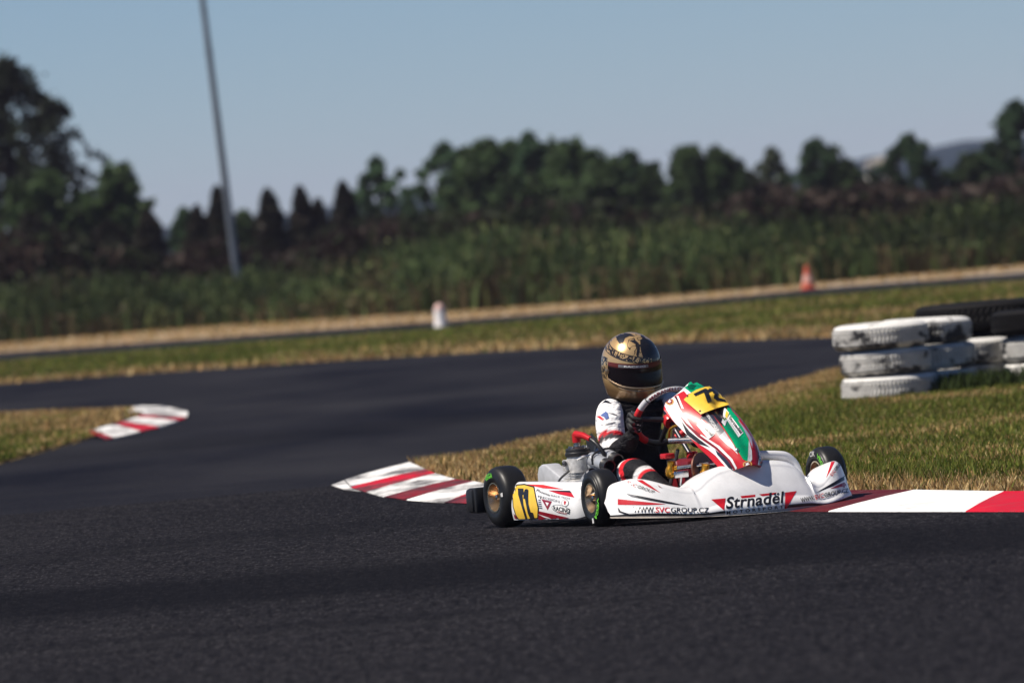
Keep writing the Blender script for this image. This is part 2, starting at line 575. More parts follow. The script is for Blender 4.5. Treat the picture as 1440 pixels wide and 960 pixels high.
# ------------------------------------------------------------------ grass
def vnoise(x, y, sc, seed=0):
    g = np.random.default_rng(seed).random((64, 64))
    x = x * sc + 1000; y = y * sc + 1000
    xi, yi = np.floor(x).astype(int), np.floor(y).astype(int)
    fx, fy = x - xi, y - yi
    fx = fx * fx * (3 - 2 * fx); fy = fy * fy * (3 - 2 * fy)
    a, b = g[xi % 64, yi % 64], g[(xi + 1) % 64, yi % 64]
    c, d = g[xi % 64, (yi + 1) % 64], g[(xi + 1) % 64, (yi + 1) % 64]
    return (a * (1 - fx) + b * fx) * (1 - fy) + (c * (1 - fx) + d * fx) * fy

def inside(poly, x, y):
    r = np.zeros(len(x), bool)
    for (x0, y0), (x1, y1) in zip(poly, poly[1:] + poly[:1]):
        if y0 == y1: continue
        r ^= ((y0 > y) != (y1 > y)) & (x < (x1 - x0) * (y - y0) / (y1 - y0) + x0)
    return r

def edge_dist(poly, x, y):
    d = np.full(len(x), 1e9)
    for (x0, y0), (x1, y1) in zip(poly[:-1], poly[1:]):
        dx, dy = x1 - x0, y1 - y0
        t = np.clip(((x - x0) * dx + (y - y0) * dy) / (dx * dx + dy * dy + 1e-9), 0, 1)
        d = np.minimum(d, np.hypot(x - x0 - t * dx, y - y0 - t * dy))
    return d

GREEN = np.array([[.095, .128, .018], [.135, .155, .026], [.065, .098, .016], [.18, .18, .042]])
STRAW = np.array([[.46, .31, .13], [.36, .22, .09], [.52, .39, .20], [.26, .16, .07]])

def blades(name, poly, n, h, wid, z0, xlim, ylim, edges=(), straw=.25, sc=(.55, .16), seed=1):
    x = rng.uniform(*xlim, n); y = rng.uniform(*ylim, n)
    k = inside(poly, x, y)
    x, y = x[k], y[k]
    n = len(x)
    m = .6 * vnoise(x, y, sc[0], seed) + .4 * vnoise(x, y * 1.0, sc[0] * 4, seed + 1)
    m2 = vnoise(x, y, sc[1], seed + 2)
    dry = 1 / (1 + np.exp(-(m * .75 + m2 * .35 - (.80 - straw * .55)) * 18))
    tall = np.ones(n)
    for e, dist, grow in edges:
        lawn = grow < .4
        d = edge_dist(e, x, y)
        f = np.clip(1 - d / (dist * (.55 + .9 * vnoise(x, y, 1.7, seed + 5))), 0, 1)
        if not lawn: dry = np.maximum(dry, np.minimum(1, f * 1.6))
        tall *= 1 + (grow - 1) * f
    isdry = rng.random(n) < dry * .88 + .06
    c = np.where(isdry[:, None], STRAW[rng.integers(0, 4, n)], GREEN[rng.integers(0, 4, n)])
    c = c * (rng.uniform(.55, 1.35, n) * (.75 + .5 * vnoise(x, y, 2.2, seed + 7)))[:, None]
    hh = rng.uniform(h[0], h[1], n) * tall * np.where(isdry, .8, 1) * (.7 + .6 * vnoise(x, y, 1.1, seed + 9))
    ww = rng.uniform(.6, 1.4, n) * wid
    a = rng.uniform(0, 2 * np.pi, n)
    l = rng.uniform(.1, .9, n) * hh
    b = rng.uniform(0, 2 * np.pi, n)
    v = np.zeros((n, 3, 3), np.float32)
    v[:, 0] = np.stack([x - ww * np.cos(a), y - ww * np.sin(a), np.full(n, z0)], 1)
    v[:, 1] = np.stack([x + ww * np.cos(a), y + ww * np.sin(a), np.full(n, z0)], 1)
    v[:, 2] = np.stack([x + l * np.cos(b), y + l * np.sin(b), z0 + hh], 1)
    me = np_mesh(name, v.reshape(-1, 3), np.arange(n * 3).reshape(-1, 3), [M['grass']], col=np.repeat(c, 3, 0))
    return tag(link_mesh(name, me), kind='stuff')

blades('grass', infield, 490000, (.022, .05), .0045, .03, (-1.2, 9.0), (34, 69.5),
       [(infield_front, .8, 1.5), (infield_back, 1.0, 1.0)], .29, (.75, .30), 3)
blades('island_grass', isl, 110000, (.02, .06), .010, .02, (-9, -2.8), (54, 84), [(isl[9:], 1.4, 1.1), (isl[:4], 2.5, 1.0)], .45, (.6, .15), 13)
far_field = [p for p in far_edge] + strip_near[::-1]
far_edge_in = [(p[0], p[1]) for p in far_edge]
blades('far_grass', far_field, 430000, (.05, .11), .022, .0, (-19, 18), (70, 142), [(far_edge_in, 2.6, .9), (strip_near, 9, .25)], .27, (.45, .09), 23)
blades('verge_grass', strip_far + verge_far[::-1], 75000, (.02, .065), .03, .006, (-22, 20), (108, 172), [(strip_far, 14, .45), (verge_far, 2, 1.6)], .9, (.5, .1), 33)

# ------------------------------------------------------------------ tall weeds and thicket (one mass each)
def leaf_quads(P, N_unused, size, col, seed):
    g = np.random.default_rng(seed)
    n = len(P)
    d = g.normal(size=(n, 3)); d /= np.linalg.norm(d, axis=1)[:, None]
    e = np.cross(d, g.normal(size=(n, 3))); e /= np.linalg.norm(e, axis=1)[:, None]
    s = (size * g.uniform(.55, 1.45, n))[:, None]
    v = np.stack([P - d * s * .6, P + e * s * .28, P + d * s * .6, P - e * s * .28], 1)
    return v.reshape(-1, 3), np.arange(n * 4).reshape(-1, 4), np.repeat(col, 4, 0)

def unroll_top(xs, ys):
    return lambda px: np.interp(px, xs, ys)

def weeds():
    top = unroll_top([-1700, -600, 0, 240, 500, 600, 720, 860, 1000, 1150, 1440, 2000, 3000], [545, 455, 402, 388, 368, 345, 332, 328, 316, 311, 290, 246, 162])
    base = unroll_top([-1700, -600, 0, 300, 620, 900, 1136, 1440, 2000, 3000], [624, 530, 480, 456, 437, 417, 397, 370, 322, 238])
    n = 44000
    px = rng.uniform(-1500, 2800, n)
    dep = rng.random(n) ** .8 * 16
    x = np.zeros(n); y = np.zeros(n); hh = np.zeros(n)
    for i in range(n):
        b = gp(px[i], base(px[i]) + 3.5)
        y[i] = b.y + dep[i]
        q = at(px[i], top(px[i]), b.y + 8)
        x[i] = b.x * y[i] / b.y
        hh[i] = max(.35, q.z)
    hh *= rng.uniform(.55, 1.0, n) * (.50 + .55 * vnoise(x, y, .55, 41) + .5 * vnoise(x, y, 1.6, 42)) * np.clip(.45 + dep / 9, 0, 1)
    a = rng.uniform(0, 2 * np.pi, n)
    ww = rng.uniform(.02, .055, n)
    l = rng.uniform(.05, .35, n) * hh; b = rng.uniform(0, 2 * np.pi, n)
    v = np.zeros((n, 5, 3), np.float32)
    for k, (f, wk) in enumerate(((0, -1), (0, 1), (.55, 1.2), (.55, -1.2))):
        v[:, k] = np.stack([x + wk * ww * np.cos(a) + l * f * f * np.cos(b), y + wk * ww * np.sin(a) + l * f * f * np.sin(b), hh * f], 1)
    v[:, 4] = np.stack([x + l * np.cos(b), y + l * np.sin(b), hh], 1)
    fc = np.concatenate([np.arange(n)[:, None] * 5 + np.array([0, 1, 2]), np.arange(n)[:, None] * 5 + np.array([0, 2, 3]), np.arange(n)[:, None] * 5 + np.array([3, 2, 4])])
    pal = np.array([[.042, .066, .022], [.068, .095, .034], [.026, .041, .016], [.11, .13, .048], [.085, .068, .035]])
    patch = vnoise(x, y * .5, .7, 43)
    ci = np.where(rng.random(n) < .5, (patch * 3.99).astype(int), rng.integers(0, 4, n))
    ci = np.where((dep < 1.5) & (rng.random(n) < .35), 4, ci)
    ci = np.where((vnoise(x, y, .8, 44) > .68) & (rng.random(n) < .6), 4, ci)
    c = pal[ci] * rng.uniform(.6, 1.3, n)[:, None] * (.35 + .8 * vnoise(x, y, .35, 47) + .55 * vnoise(x, y, 1.3, 48))[:, None]
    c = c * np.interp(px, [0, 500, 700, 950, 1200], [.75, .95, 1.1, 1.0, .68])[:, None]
    # leaves along the stalks
    m = 180000
    j = rng.integers(0, n, m); f = rng.uniform(.25, 1.0, m)
    P = np.stack([x[j] + rng.normal(0, .1, m), y[j] + rng.normal(0, .1, m), hh[j] * f], 1)
    lv, lf, lc = leaf_quads(P, None, .11, c[j] * rng.uniform(.7, 1.3, m)[:, None], 5)
    tri = np.concatenate([lf[:, [0, 1, 2]], lf[:, [0, 2, 3]]]) + n * 5
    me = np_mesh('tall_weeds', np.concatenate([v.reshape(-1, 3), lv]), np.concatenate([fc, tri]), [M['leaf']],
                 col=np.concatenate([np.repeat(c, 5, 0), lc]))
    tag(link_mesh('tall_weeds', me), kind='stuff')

weeds()

def thicket():
    top = unroll_top([-1700, -600, 0, 120, 230, 350, 420, 500, 600, 700, 860, 1000, 1060, 1160, 1250, 1330, 1440, 2000, 3000], [478, 385, 318, 322, 338, 345, 338, 318, 300, 288, 284, 282, 268, 268, 262, 250, 238, 195, 111])
    n = 90000
    px = rng.uniform(-1500, 2800, n)
    Y = rng.uniform(182, 192, n)
    P = np.zeros((n, 3)); rel = rng.random(n) ** .75
    wob = vnoise(px * .013, Y * .3, 1.0, 71)
    for i in range(n):
        q = at(px[i], top(px[i]) + 12 + (wob[i] - .5) * 44, Y[i])
        P[i] = (q.x, q.y, q.z * rel[i])
    pal = np.array([[.022, .015, .012], [.032, .020, .016], [.016, .020, .010], [.025, .034, .014], [.045, .031, .024]])
    zone = vnoise(px * .006, Y * .1, 1.0, 73)
    ci = np.where(rng.random(n) < .55, np.clip((zone * 5).astype(int), 0, 4), rng.integers(0, 5, n))
    ci = np.where((px > 560) & (px < 1040) & (rng.random(n) < .6), 3, ci)
    c = pal[ci] * rng.uniform(.6, 1.3, n)[:, None]
    brown = (px > 1020) & (rel > .35) & (rng.random(n) < .7)
    c = np.where(brown[:, None], np.array([.055, .040, .032]) * rng.uniform(.5, 1.4, n)[:, None], c)
    v, f, cc = leaf_quads(P, None, .3, c, 6)
    tag(link_mesh('thicket', np_mesh('thicket', v, f, [M['leaf']], col=cc)), kind='stuff')

thicket()

# ------------------------------------------------------------------ trees
M['bark'] = plain('bark', (.06, .045, .035), .9, spec=.1, dirt=.3, scale=8)

def tree(name, label, group, px, py, hw, Y, kind, seed, tone=1.0):
    g = np.random.default_rng(seed)
    q = at(px, py, Y)
    H = q.z
    Wd = (1.28 if kind == 'conifer' else 1.12) * hw * Y / FPX                          # crown half-width in metres
    base = Vector((q.x, q.y, 0))
    root = tag(empty(name, base), label, 'tree', group)
    tb = MB()
    trunk_top = H * (.92 if kind == 'conifer' else .72)
    tb.tube([(0, 0, 0), (g.normal(0, .04) * H * .2, 0, H * .3), (g.normal(0, .03) * H * .3, 0, trunk_top)], [.045 * H + .03, .03 * H + .02, .008 * H + .01], 'bark', 8, smooth=4)
    pts, cols = [], []
    if kind == 'conifer':
        n = 2600
        t = g.random(n) ** .75                 # 0 at base, 1 at tip
        prof = np.where(t < .25, .75 + t, (1 - t) / .75) ** .62
        r = Wd * np.clip(prof, .03, 1) * g.uniform(.45, 1.05, n)
        a = g.uniform(0, 2 * np.pi, n)
        r *= 1 + .25 * np.sin(a * 3 + t * 9)
        pts.append(np.stack([r * np.cos(a), r * np.sin(a), t * H], 1))
        pal = np.array([[.014, .018, .010], [.022, .022, .014], [.03, .024, .018]])
        cols.append(pal[g.integers(0, 3, n)] * g.uniform(.6, 1.4, n)[:, None])
        size = .16
        for k in range(5):
            z = H * (.25 + .12 * k); an = g.uniform(0, 6.28)
            tb.tube([(0, 0, z), (math.cos(an) * Wd * .6, math.sin(an) * Wd * .6, z + .1)], [.02, .006], 'bark', 6)
    else:
        size = .17
        ln = np.array({'round': (.060, .108, .052), 'bushy': (.060, .096, .038), 'sparse': (.10, .12, .075), 'drooping': (.020, .028, .015)}[kind]) * tone
        low = {'round': .06, 'bushy': .0, 'sparse': .05, 'drooping': .0}[kind]
        # a lopsided envelope: radius by height and bearing
        ph = g.uniform(0, 6.28, 4); am = g.uniform(.10, .26, 4)
        def env(tz, an):
            if kind == 'bushy': r = max(.03, 1 - tz ** 2.4) ** .55
            elif kind == 'drooping': r = max(.03, 1 - abs(2 * tz - .9) ** 3) ** .6 * (.86 if tz < .4 else 1)
            else: r = max(.03, 1 - abs(2 * tz - .95) ** 2.2) ** .6
            return Wd * r * (1 + am[0] * math.sin(an + ph[0]) + am[1] * math.sin(2 * an + 5 * tz + ph[1]) + am[2] * math.sin(3 * an - 9 * tz + ph[2]))
        nb = int({'round': 46, 'bushy': 62, 'sparse': 34, 'drooping': 95}[kind])
        for b in range(nb):
            tz = low + (1 - low) * ((b + g.uniform(0, 1)) / nb) ** .9
            an = b * 2.4 + g.uniform(0, 1.2)
            R1 = env(tz, an)
            br = max(.14, Wd * g.uniform(.12, .27))
            rr = max(0, R1 - br * .5) * g.uniform(.2, 1.0) ** .6
            c = np.array([math.cos(an) * rr, math.sin(an) * rr, min(H * tz, H - br * .5)])
            n = int(g.uniform(110, 190) * (.55 if kind == 'sparse' else 1))
            d = g.normal(size=(n, 3)); d /= np.linalg.norm(d, axis=1)[:, None]
            p = c + d * (br * g.random(n) ** .5 * g.uniform(.7, 1.35, n))[:, None]
            if kind == 'drooping': p[:, 2] -= .5 * np.hypot(p[:, 0], p[:, 1]) ** 2 / Wd * g.random(n) * .6
            p[:, 2] = np.maximum(p[:, 2], .05)
            pts.append(p)
            cols.append(ln * g.uniform(.5, 1.4) * g.uniform(.5, 1.6, n)[:, None])
            # a shoot sticking out of the crown
            if b % 2 == 0:
                m = 46
                o = np.array([math.cos(an), math.sin(an), g.uniform(.15, 1.3)]); o /= np.linalg.norm(o)
                if tz > .8: o = np.array([g.normal(0, .35), g.normal(0, .35), 1.0]); o /= np.linalg.norm(o)
                s0 = np.array([math.cos(an) * R1 * .85, math.sin(an) * R1 * .85, H * tz * .96])
                L = Wd * g.uniform(.18, .42)
                q_ = g.random(m)
                w_ = (.10 * L + .05) * (1 - q_ * .7)
                pp = s0 + o * (q_ * L)[:, None] + g.normal(size=(m, 3)) * w_[:, None]
                if kind == 'drooping': pp[:, 2] -= (q_ ** 2) * L * .9
                pts.append(pp); cols.append(ln * g.uniform(.6, 1.4) * g.uniform(.6, 1.5, m)[:, None])
                tb.tube([s0 * .7, s0 + o * L * .6], [.018, .006], 'bark', 5)
            if b % 5 == 0:
                z0 = H * max(.08, tz - .3)
                tb.tube([(0, 0, z0), (c[0] * .5, c[1] * .5, (z0 + c[2]) * .52), tuple(c)], [.014 * H + .01, .012, .005], 'bark', 6)
    P = np.concatenate(pts); C = np.concatenate(cols)
    v, f, cc = leaf_quads(P, None, size, C, seed)
    link_mesh('crown', np_mesh('crown', v, f, [M['leaf']], col=cc), root)
    tb.build('trunk', root)
    return root

GT, GC = 'trees beyond the tall weeds', 'narrow dark conifers in a row behind the weeds'
for i, a in enumerate([
    ('broadleaf_tree', 'largest dark tree, cut off by the left edge of the photo, with a drooping branch', GT, 5, 90, 104, 200, 'drooping', .8),
    ('broadleaf_tree', 'bushy dark green tree standing under the drooping branch of the largest tree', GT, 62, 246, 74, 196, 'bushy', .75),
    ('broadleaf_tree', 'bushy green tree between the largest dark tree and the leaning mast', GT, 165, 238, 62, 196, 'bushy', .85),
    ('conifer', 'broad almost black conifer, leftmost of the conifers', GC, 42, 300, 56, 194, 'conifer', 1),
    ('conifer', 'broad dark conifer with a blunt top, second from the left', GC, 150, 312, 50, 194, 'conifer', 1),
    ('conifer', 'slim dark conifer beside the bushy green trees, third from the left', GC, 206, 296, 32, 194, 'conifer', 1),
    ('broadleaf_tree', 'small green tree peeping out left of the leaning mast', GT, 258, 298, 24, 205, 'round', .8),
    ('conifer', 'short dark conifer just left of the one by the mast', GC, 276, 292, 26, 193, 'conifer', 1),
    ('conifer', 'pointed dark conifer touching the leaning mast on its left', GC, 305, 264, 27, 193, 'conifer', 1),
    ('broadleaf_tree', 'low green tree directly behind the foot of the leaning mast', GT, 343, 300, 22, 206, 'bushy', .8),
    ('conifer', 'pointed dark conifer standing alone just right of the leaning mast', GC, 375, 268, 28, 193, 'conifer', 1),
    ('conifer', 'tall dark conifer with a shorter twin at its right side', GC, 421, 264, 25, 193, 'conifer', 1),
    ('conifer', 'shorter twin conifer leaning against the taller one', GC, 446, 282, 18, 194, 'conifer', 1),
    ('conifer', 'brownish thin pointed conifer, rightmost of the row', GC, 481, 258, 26, 193, 'conifer', 1),
    ('broadleaf_tree', 'round bluish green tree standing free before the blue hill', GT, 528, 226, 42, 225, 'round', 1.0),
    ('broadleaf_tree', 'narrow tree at the left end of the big clump, right of the free-standing round tree', GT, 624, 204, 40, 222, 'round', .8),
    ('broadleaf_tree', 'broad bushy tree in the left part of the big clump', GT, 680, 204, 64, 218, 'bushy', 1.1),
    ('broadleaf_tree', 'thin tree with the highest tip in the big clump', GT, 742, 190, 36, 222, 'round', .9),
    ('broadleaf_tree', 'broad bushy tree in the middle of the big clump above the gold helmet', GT, 795, 208, 76, 218, 'bushy', 1.0),
    ('broadleaf_tree', 'lower bushy tree at the right shoulder of the big clump', GT, 850, 230, 60, 216, 'bushy', .9),
    ('broadleaf_tree', 'tree at the back of the big clump, right of the narrow left tree', GT, 655, 214, 52, 228, 'bushy', .8),
    ('broadleaf_tree', 'tree at the back of the big clump, just left of its highest tip', GT, 716, 203, 50, 228, 'bushy', .85),
    ('broadleaf_tree', 'tree at the back of the big clump, just right of its highest tip', GT, 766, 206, 52, 229, 'bushy', .8),
    ('broadleaf_tree', 'tree at the back of the big clump, near its right shoulder', GT, 826, 218, 48, 228, 'bushy', .75),
    ('broadleaf_tree', 'narrow dark tree between the big clump and the square-topped tree', GT, 884, 216, 34, 220, 'round', .7),
    ('broadleaf_tree', 'small dark tree right of the narrow dark tree beyond the kart', GT, 914, 234, 34, 218, 'bushy', .7),
    ('broadleaf_tree', 'dark square-topped tree above the number panel of the kart', GT, 968, 210, 46, 216, 'bushy', .75),
    ('broadleaf_tree', 'dark tree joined to the right side of the square-topped tree', GT, 1006, 214, 46, 216, 'bushy', .75),
    ('broadleaf_tree', 'low dull bush-like tree left of the thin pale tree', GT, 1050, 244, 46, 216, 'sparse', .7),
    ('broadleaf_tree', 'thin pale see-through tree left of the tree above the orange cone', GT, 1086, 212, 32, 220, 'sparse', .8),
    ('broadleaf_tree', 'dark forked tree above the orange cone', GT, 1146, 200, 42, 215, 'round', .62),
    ('broadleaf_tree', 'lower dark tree between the forked tree and the white house', GT, 1188, 230, 42, 215, 'bushy', .6),
    ('broadleaf_tree', 'dark two-tipped tree just right of the white house', GT, 1277, 194, 40, 214, 'round', .62),
    ('broadleaf_tree', 'low flat-topped tree under the blue hill, left of the rightmost tree', GT, 1370, 222, 56, 214, 'bushy', .6),
    ('broadleaf_tree', 'round-headed tree cut off by the right edge of the photo', GT, 1428, 146, 46, 214, 'round', .6),
]):
    n_, lb, gr, px, py, hw, Y, kd, tone = a
    tree(n_, lb, gr, px, py, hw, Y, kd, 100 + i, tone)

# ------------------------------------------------------------------ far house, hills, haze
Yh = 700.0
hb, ht = at(1240, 230, Yh), at(1240, 221, Yh)
hs = tag(empty('house', (hb.x, Yh, 0)), 'small white house far off between two dark trees', 'house')
wall_h = hb.z
mb = MB(); mb.box((0, 0, wall_h / 2), (2.6, 6, wall_h), plain('white_render', (.75, .72, .64), .8, spec=.2), .02); mb.build('wall', hs)
mb = MB()
mb.prism([(-1.6, -3.3, wall_h + .003), (1.6, -3.3, wall_h + .003), (0, -3.3, ht.z)], (0, 6.6, 0), plain('pale_roof', (.62, .55, .45), .8, spec=.2)); mb.build('roof', hs)
mb = MB(); mb.box((-.45, -3.03, wall_h - 1.3), (.7, .05, 1.0), M['black_plastic'], .01); mb.build('window', hs)

t = NT('haze_tinted_woods')
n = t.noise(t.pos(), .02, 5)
t.set(**{'Base Color': t.mix(n, (.006, .018, .030, 1), (.012, .028, .040, 1)), 'Roughness': 1.0, 'Specular IOR Level': 0.0})  # blue of distant haze mixed into the woods' base colour
M['hill'] = t.m
def hill(name, prof, Y, depth):
    mb = MB()
    vs, fs = [], []
    xs = np.linspace(prof[0][0], prof[-1][0], 90)
    for i, px in enumerate(xs):
        py = np.interp(px, [p[0] for p in prof], [p[1] for p in prof]) + 2.2 * math.sin(px * .05) + 1.5 * math.sin(px * .13 + 1)
        q = at(px, py, Y)
        z = max(q.z, 1)
        for dy, f in ((-depth, 0), (-depth * .7, .4), (-depth * .35, .8), (0, 1), (depth * .5, .6), (depth, 0)):
            vs.append((q.x, Y + dy, z * f - .5))
    for i in range(len(xs) - 1):
        for k in range(5):
            fs.append([i * 6 + k, (i + 1) * 6 + k, (i + 1) * 6 + k + 1, i * 6 + k + 1])
    mb.add(vs, fs, 'hill')
    tag(mb.build(name, sharp=0), kind='structure')
hill('hills', [(-1500, 520), (0, 335), (330, 306), (420, 293), (500, 280), (590, 271), (650, 272), (800, 285), (960, 258), (1100, 240), (1200, 222), (1300, 203), (1390, 190), (1500, 186), (1800, 200), (2600, 250)], 1600, 300)

t = NT('haze_air')
t.n.remove(t.b)
pv = t.n.new('ShaderNodeVolumePrincipled')
pv.inputs['Color'].default_value = (.70, .69, .93, 1)
pv.inputs['Density'].default_value = 1.3e-4
pv.inputs['Anisotropy'].default_value = .0
t.link(pv.outputs[0], t.out.inputs['Volume'])
HAZE = True
if HAZE:
    mb = MB()
    mb.box((0, 2440, 19.5), (2000, 5000, 43), t.m, 0)
    tag(mb.build('haze', sharp=0), kind='stuff')

# ------------------------------------------------------------------ mast
mp = at(331, 372, 168); mt_ = at(283, -14, 168)
m_lo = Vector((mp.x - (mt_.x - mp.x) / (mt_.z - mp.z) * mp.z, 168, 0))
mt2 = m_lo + (mt_ - m_lo) * 1.15
mast = tag(empty('mast', m_lo), 'tall thin grey metal mast leaning to the left behind the weeds', 'mast')
dv = mt2 - m_lo
t = plain('galvanised_steel', (.17, .19, .22), .45, .5, dirt=.2, scale=2)
mb = MB(); mb.tube([(0, 0, 0), dv * .42, dv * .55, dv], [.085, .075, .070, .055], t, 16); mb.build('pole', mast)
mb = MB(); mb.tube([dv * .70, dv * .71], [.072, .072], t, 16); mb.build('joint_collar', mast)
mb = MB(); mb.box((0, 0, .03), (.4, .4, .06), t, .01); mb.build('base_plate', mast)

# ------------------------------------------------------------------ cones
def plain_c(n, c): return plain(n, c, .5, dirt=.15, scale=12)
orange, cwhite, fpink = plain_c('orange_cone_plastic', (.50, .075, .03)), plain_c('pale_cone_band', (.62, .33, .27)), plain_c('faded_pink_plastic', (.62, .40, .36))
c0 = gp(1137, 407); hc = 34 / FPX * c0.y
cone = tag(empty('traffic_cone', c0), 'orange traffic cone with a pale band beside the far strip of track', 'cone')
mb = MB(); mb.box((0, 0, .015), (.27, .27, .03), orange, .008); mb.build('base', cone)
mb = MB(); mb.lathe([(.11, .031), (.105, .05), (.025, hc), (.012, hc + .005), (0, hc + .005)], (0, 0, 0), (0, 0, 1), orange, 24); mb.build('cone_body', cone)
mb = MB(); mb.lathe([(.0945, .11), (.062, .245)], (0, 0, 0), (0, 0, 1), cwhite, 24); mb.build('band', cone)
c1 = gp(620, 460); hc1 = 34 / FPX * c1.y
mk = tag(empty('marker_post', c1), 'short white marker post with a pink cap beside the far strip of track', 'marker post')
mb = MB(); mb.lathe([(0, 0), (.105, 0), (.105, .02), (.092, .05), (.085, hc1 * .72)], (0, 0, 0), (0, 0, 1), plain_c('white_post_plastic', (.78, .74, .73)), 24); mb.build('post', mk)
mb = MB(); mb.lathe([(.086, hc1 * .72), (.082, hc1 * .8), (.045, hc1 * .97), (0, hc1)], (0, 0, 0), (0, 0, 1), fpink, 24); mb.build('cap', mk)

# ------------------------------------------------------------------ tyre barrier
def tyre_mat(name, painted):
    t = NT(name)
    o = t.objco()
    xyz = t.new('ShaderNodeSeparateXYZ', inp={0: o})
    ang = t.math('ARCTAN2', xyz.outputs[1], xyz.outputs[0])
    z = xyz.outputs[2]
    # zig-zag tread blocks
    zz = t.math('ADD', t.math('MULTIPLY', ang, 74.0), t.math('MULTIPLY', t.math('PINGPONG', z, .03), 110.0))
    tread = t.math('SINE', zz)
    band = t.math('LESS_THAN', t.math('ABSOLUTE', z), .062)
    hgt = t.math('MULTIPLY', tread, band)
    rnd = t.new('ShaderNodeObjectInfo').outputs['Random']
    off = t.new('ShaderNodeVectorMath', operation='ADD', inp={0: t.scaled(o, (1, 1, 1.6)), 1: t.new('ShaderNodeCombineXYZ', inp={0: t.math('MULTIPLY', rnd, 40.0), 1: t.math('MULTIPLY', rnd, 17.0)}).outputs[0]}).outputs[0]
    n = t.noise(off, 5.5, 5, .6)
    if painted:
        low = t.math('SUBTRACT', n, t.math('MULTIPLY', t.math('ADD', z, .02), .9))
        bare = t.ramp(low, [(.50, (0, 0, 0)), (.58, (1, 1, 1))])
        gro = t.math('MULTIPLY', t.math('LESS_THAN', hgt, -.55), t.ramp(t.noise(o, 9, 3), [(.4, (0, 0, 0)), (.6, (.8, .8, .8))]))
        c = t.mix(t.noise(off, 7, 5, .7), (.78, .77, .75, 1), (.50, .49, .47, 1))
        c = t.mix(t.math('MULTIPLY', gro, .8), c, (.10, .10, .105, 1))
        c = t.mix(bare, c, (.03, .03, .034, 1))
        t.set(**{'Base Color': c, 'Roughness': .6})
    else:
        t.set(**{'Base Color': t.mix(n, (.004, .004, .005, 1), (.010, .0095, .010, 1)), 'Roughness': .75, 'Specular IOR Level': .12})
    t.bump(hgt, .7, .01)
    return t.m
M['tyre_painted'] = tyre_mat('white_painted_tyre', True)
M['tyre_black'] = tyre_mat('worn_black_tyre', False)

def tyre_mesh(name, Ro, Ht, mat):
    h = Ht / 2
    Ri = Ro * .58
    prof = [(Ri, -h * .72), (Ri + .012, -h * .9), (Ro * .72, -h), (Ro - .055, -h * .97), (Ro - .022, -h * .86), (Ro - .006, -h * .66)]
    for z in (-.42, -.14, .14, .42):
        g = .011
        prof += [(Ro, (z - .11) * h), (Ro + .001, (z + .0) * h), (Ro, (z + .11) * h), (Ro - g, (z + .125) * h), (Ro - g, (z + .155) * h)]
    prof += [(Ro - .006, h * .66), (Ro - .022, h * .86), (Ro - .055, h * .97), (Ro * .72, h), (Ri + .012, h * .9), (Ri, h * .72), (Ri + .03, h * .5), (Ri + .06, 0), (Ri + .03, -h * .5)]
    mb = MB(); mb.lathe(prof, (0, 0, 0), (0, 0, 1), mat, 72, closed=True)
    return mb.mesh(name, 45, recalc=True)

GW, GB = 'white painted tyres of the barrier', 'black tyres of the barrier'
tm_w = tyre_mesh('car_tyre', .315, .174, 'tyre_painted')
tm_b = tyre_mesh('car_tyre', .33, .175, 'tyre_black')
tm_big = tyre_mesh('truck_tyre', .52, .20, 'tyre_black')
s1 = gp(1250, 566)
S = {1: Vector((s1.x + .015, s1.y + .3, 0))}
S[2] = Vector((at(1312, 560, s1.y + .62).x, s1.y + .74, 0))
S[3] = Vector((at(1357, 560, s1.y + 1.0).x + .04, s1.y + 1.35, 0))
S[4] = Vector((at(1478, 560, s1.y + .9).x, s1.y + .95, 0))
S[5] = Vector((at(1612, 560, s1.y + .9).x, s1.y + .9, 0))
def put(name, me, xy, z, lab, cat, grp, rz, tilt=(0, 0)):
    o = link_mesh(name, me)
    o.location = (xy.x, xy.y, z)
    o.rotation_euler = (tilt[0], tilt[1], rz)
    k_ = 1 + .035 * math.sin(rz * 7.3)
    o.scale = (k_, k_, 1)
    tag(o, lab, cat, grp)
PW_ = 'white painted tyre'
dx = .175
for (st, lvl, lab, off, rz) in [
    (1, 0, 'white painted car tyre at the bottom of the front stack, half sunk in the grass', (.01, 0), .3),
    (1, 1, 'white painted car tyre with bare black patch in the middle of the front stack', (0.0, 0), 2.45),
    (1, 2, 'white painted car tyre on top of the front stack, its hollow showing', (-.02, 0), 4.4),
    (2, 0, 'white painted car tyre at the bottom of the second stack behind dark weeds', (0, 0), 1.2),
    (2, 1, 'grey-white shaded car tyre in the middle of the second stack', (.01, 0), 3.4),
    (2, 2, 'grey-white shaded car tyre on top of the second stack, leaning on the front stack', (-.01, 0), 5.2),
    (3, 0, 'white painted car tyre at the bottom of the third stack', (0, 0), .9),
    (3, 1, 'white painted car tyre under the black tyre, left of the dark gap', (.01, 0), 2.7),
    (4, 0, 'white painted car tyre at the bottom of the stack cut by the photo edge', (0, 0), 4.0),
    (4, 1, 'white painted car tyre right of the dark gap, cut by the photo edge', (0, 0), 5.7)]:
    put('car_tyre', tm_w, S[st] + Vector((off[0], off[1], 0)), .03 + (lvl + .36) * dx, lab, 'tyre', GW, rz, (R_(rng.uniform(-1.5, 1.5)), R_(rng.uniform(-1.2, 1.2))))
put('car_tyre', tm_b, Vector((S[4].x - .02, S[4].y, 0)), .03 + 2.36 * dx, 'black car tyre lying on the white tyres at the right edge', 'tyre', GB, 1.0)
bx, by = at(1283, 450, s1.y + 2.2).x + .53, s1.y + 2.2
bt = at(1340, 427, by).z
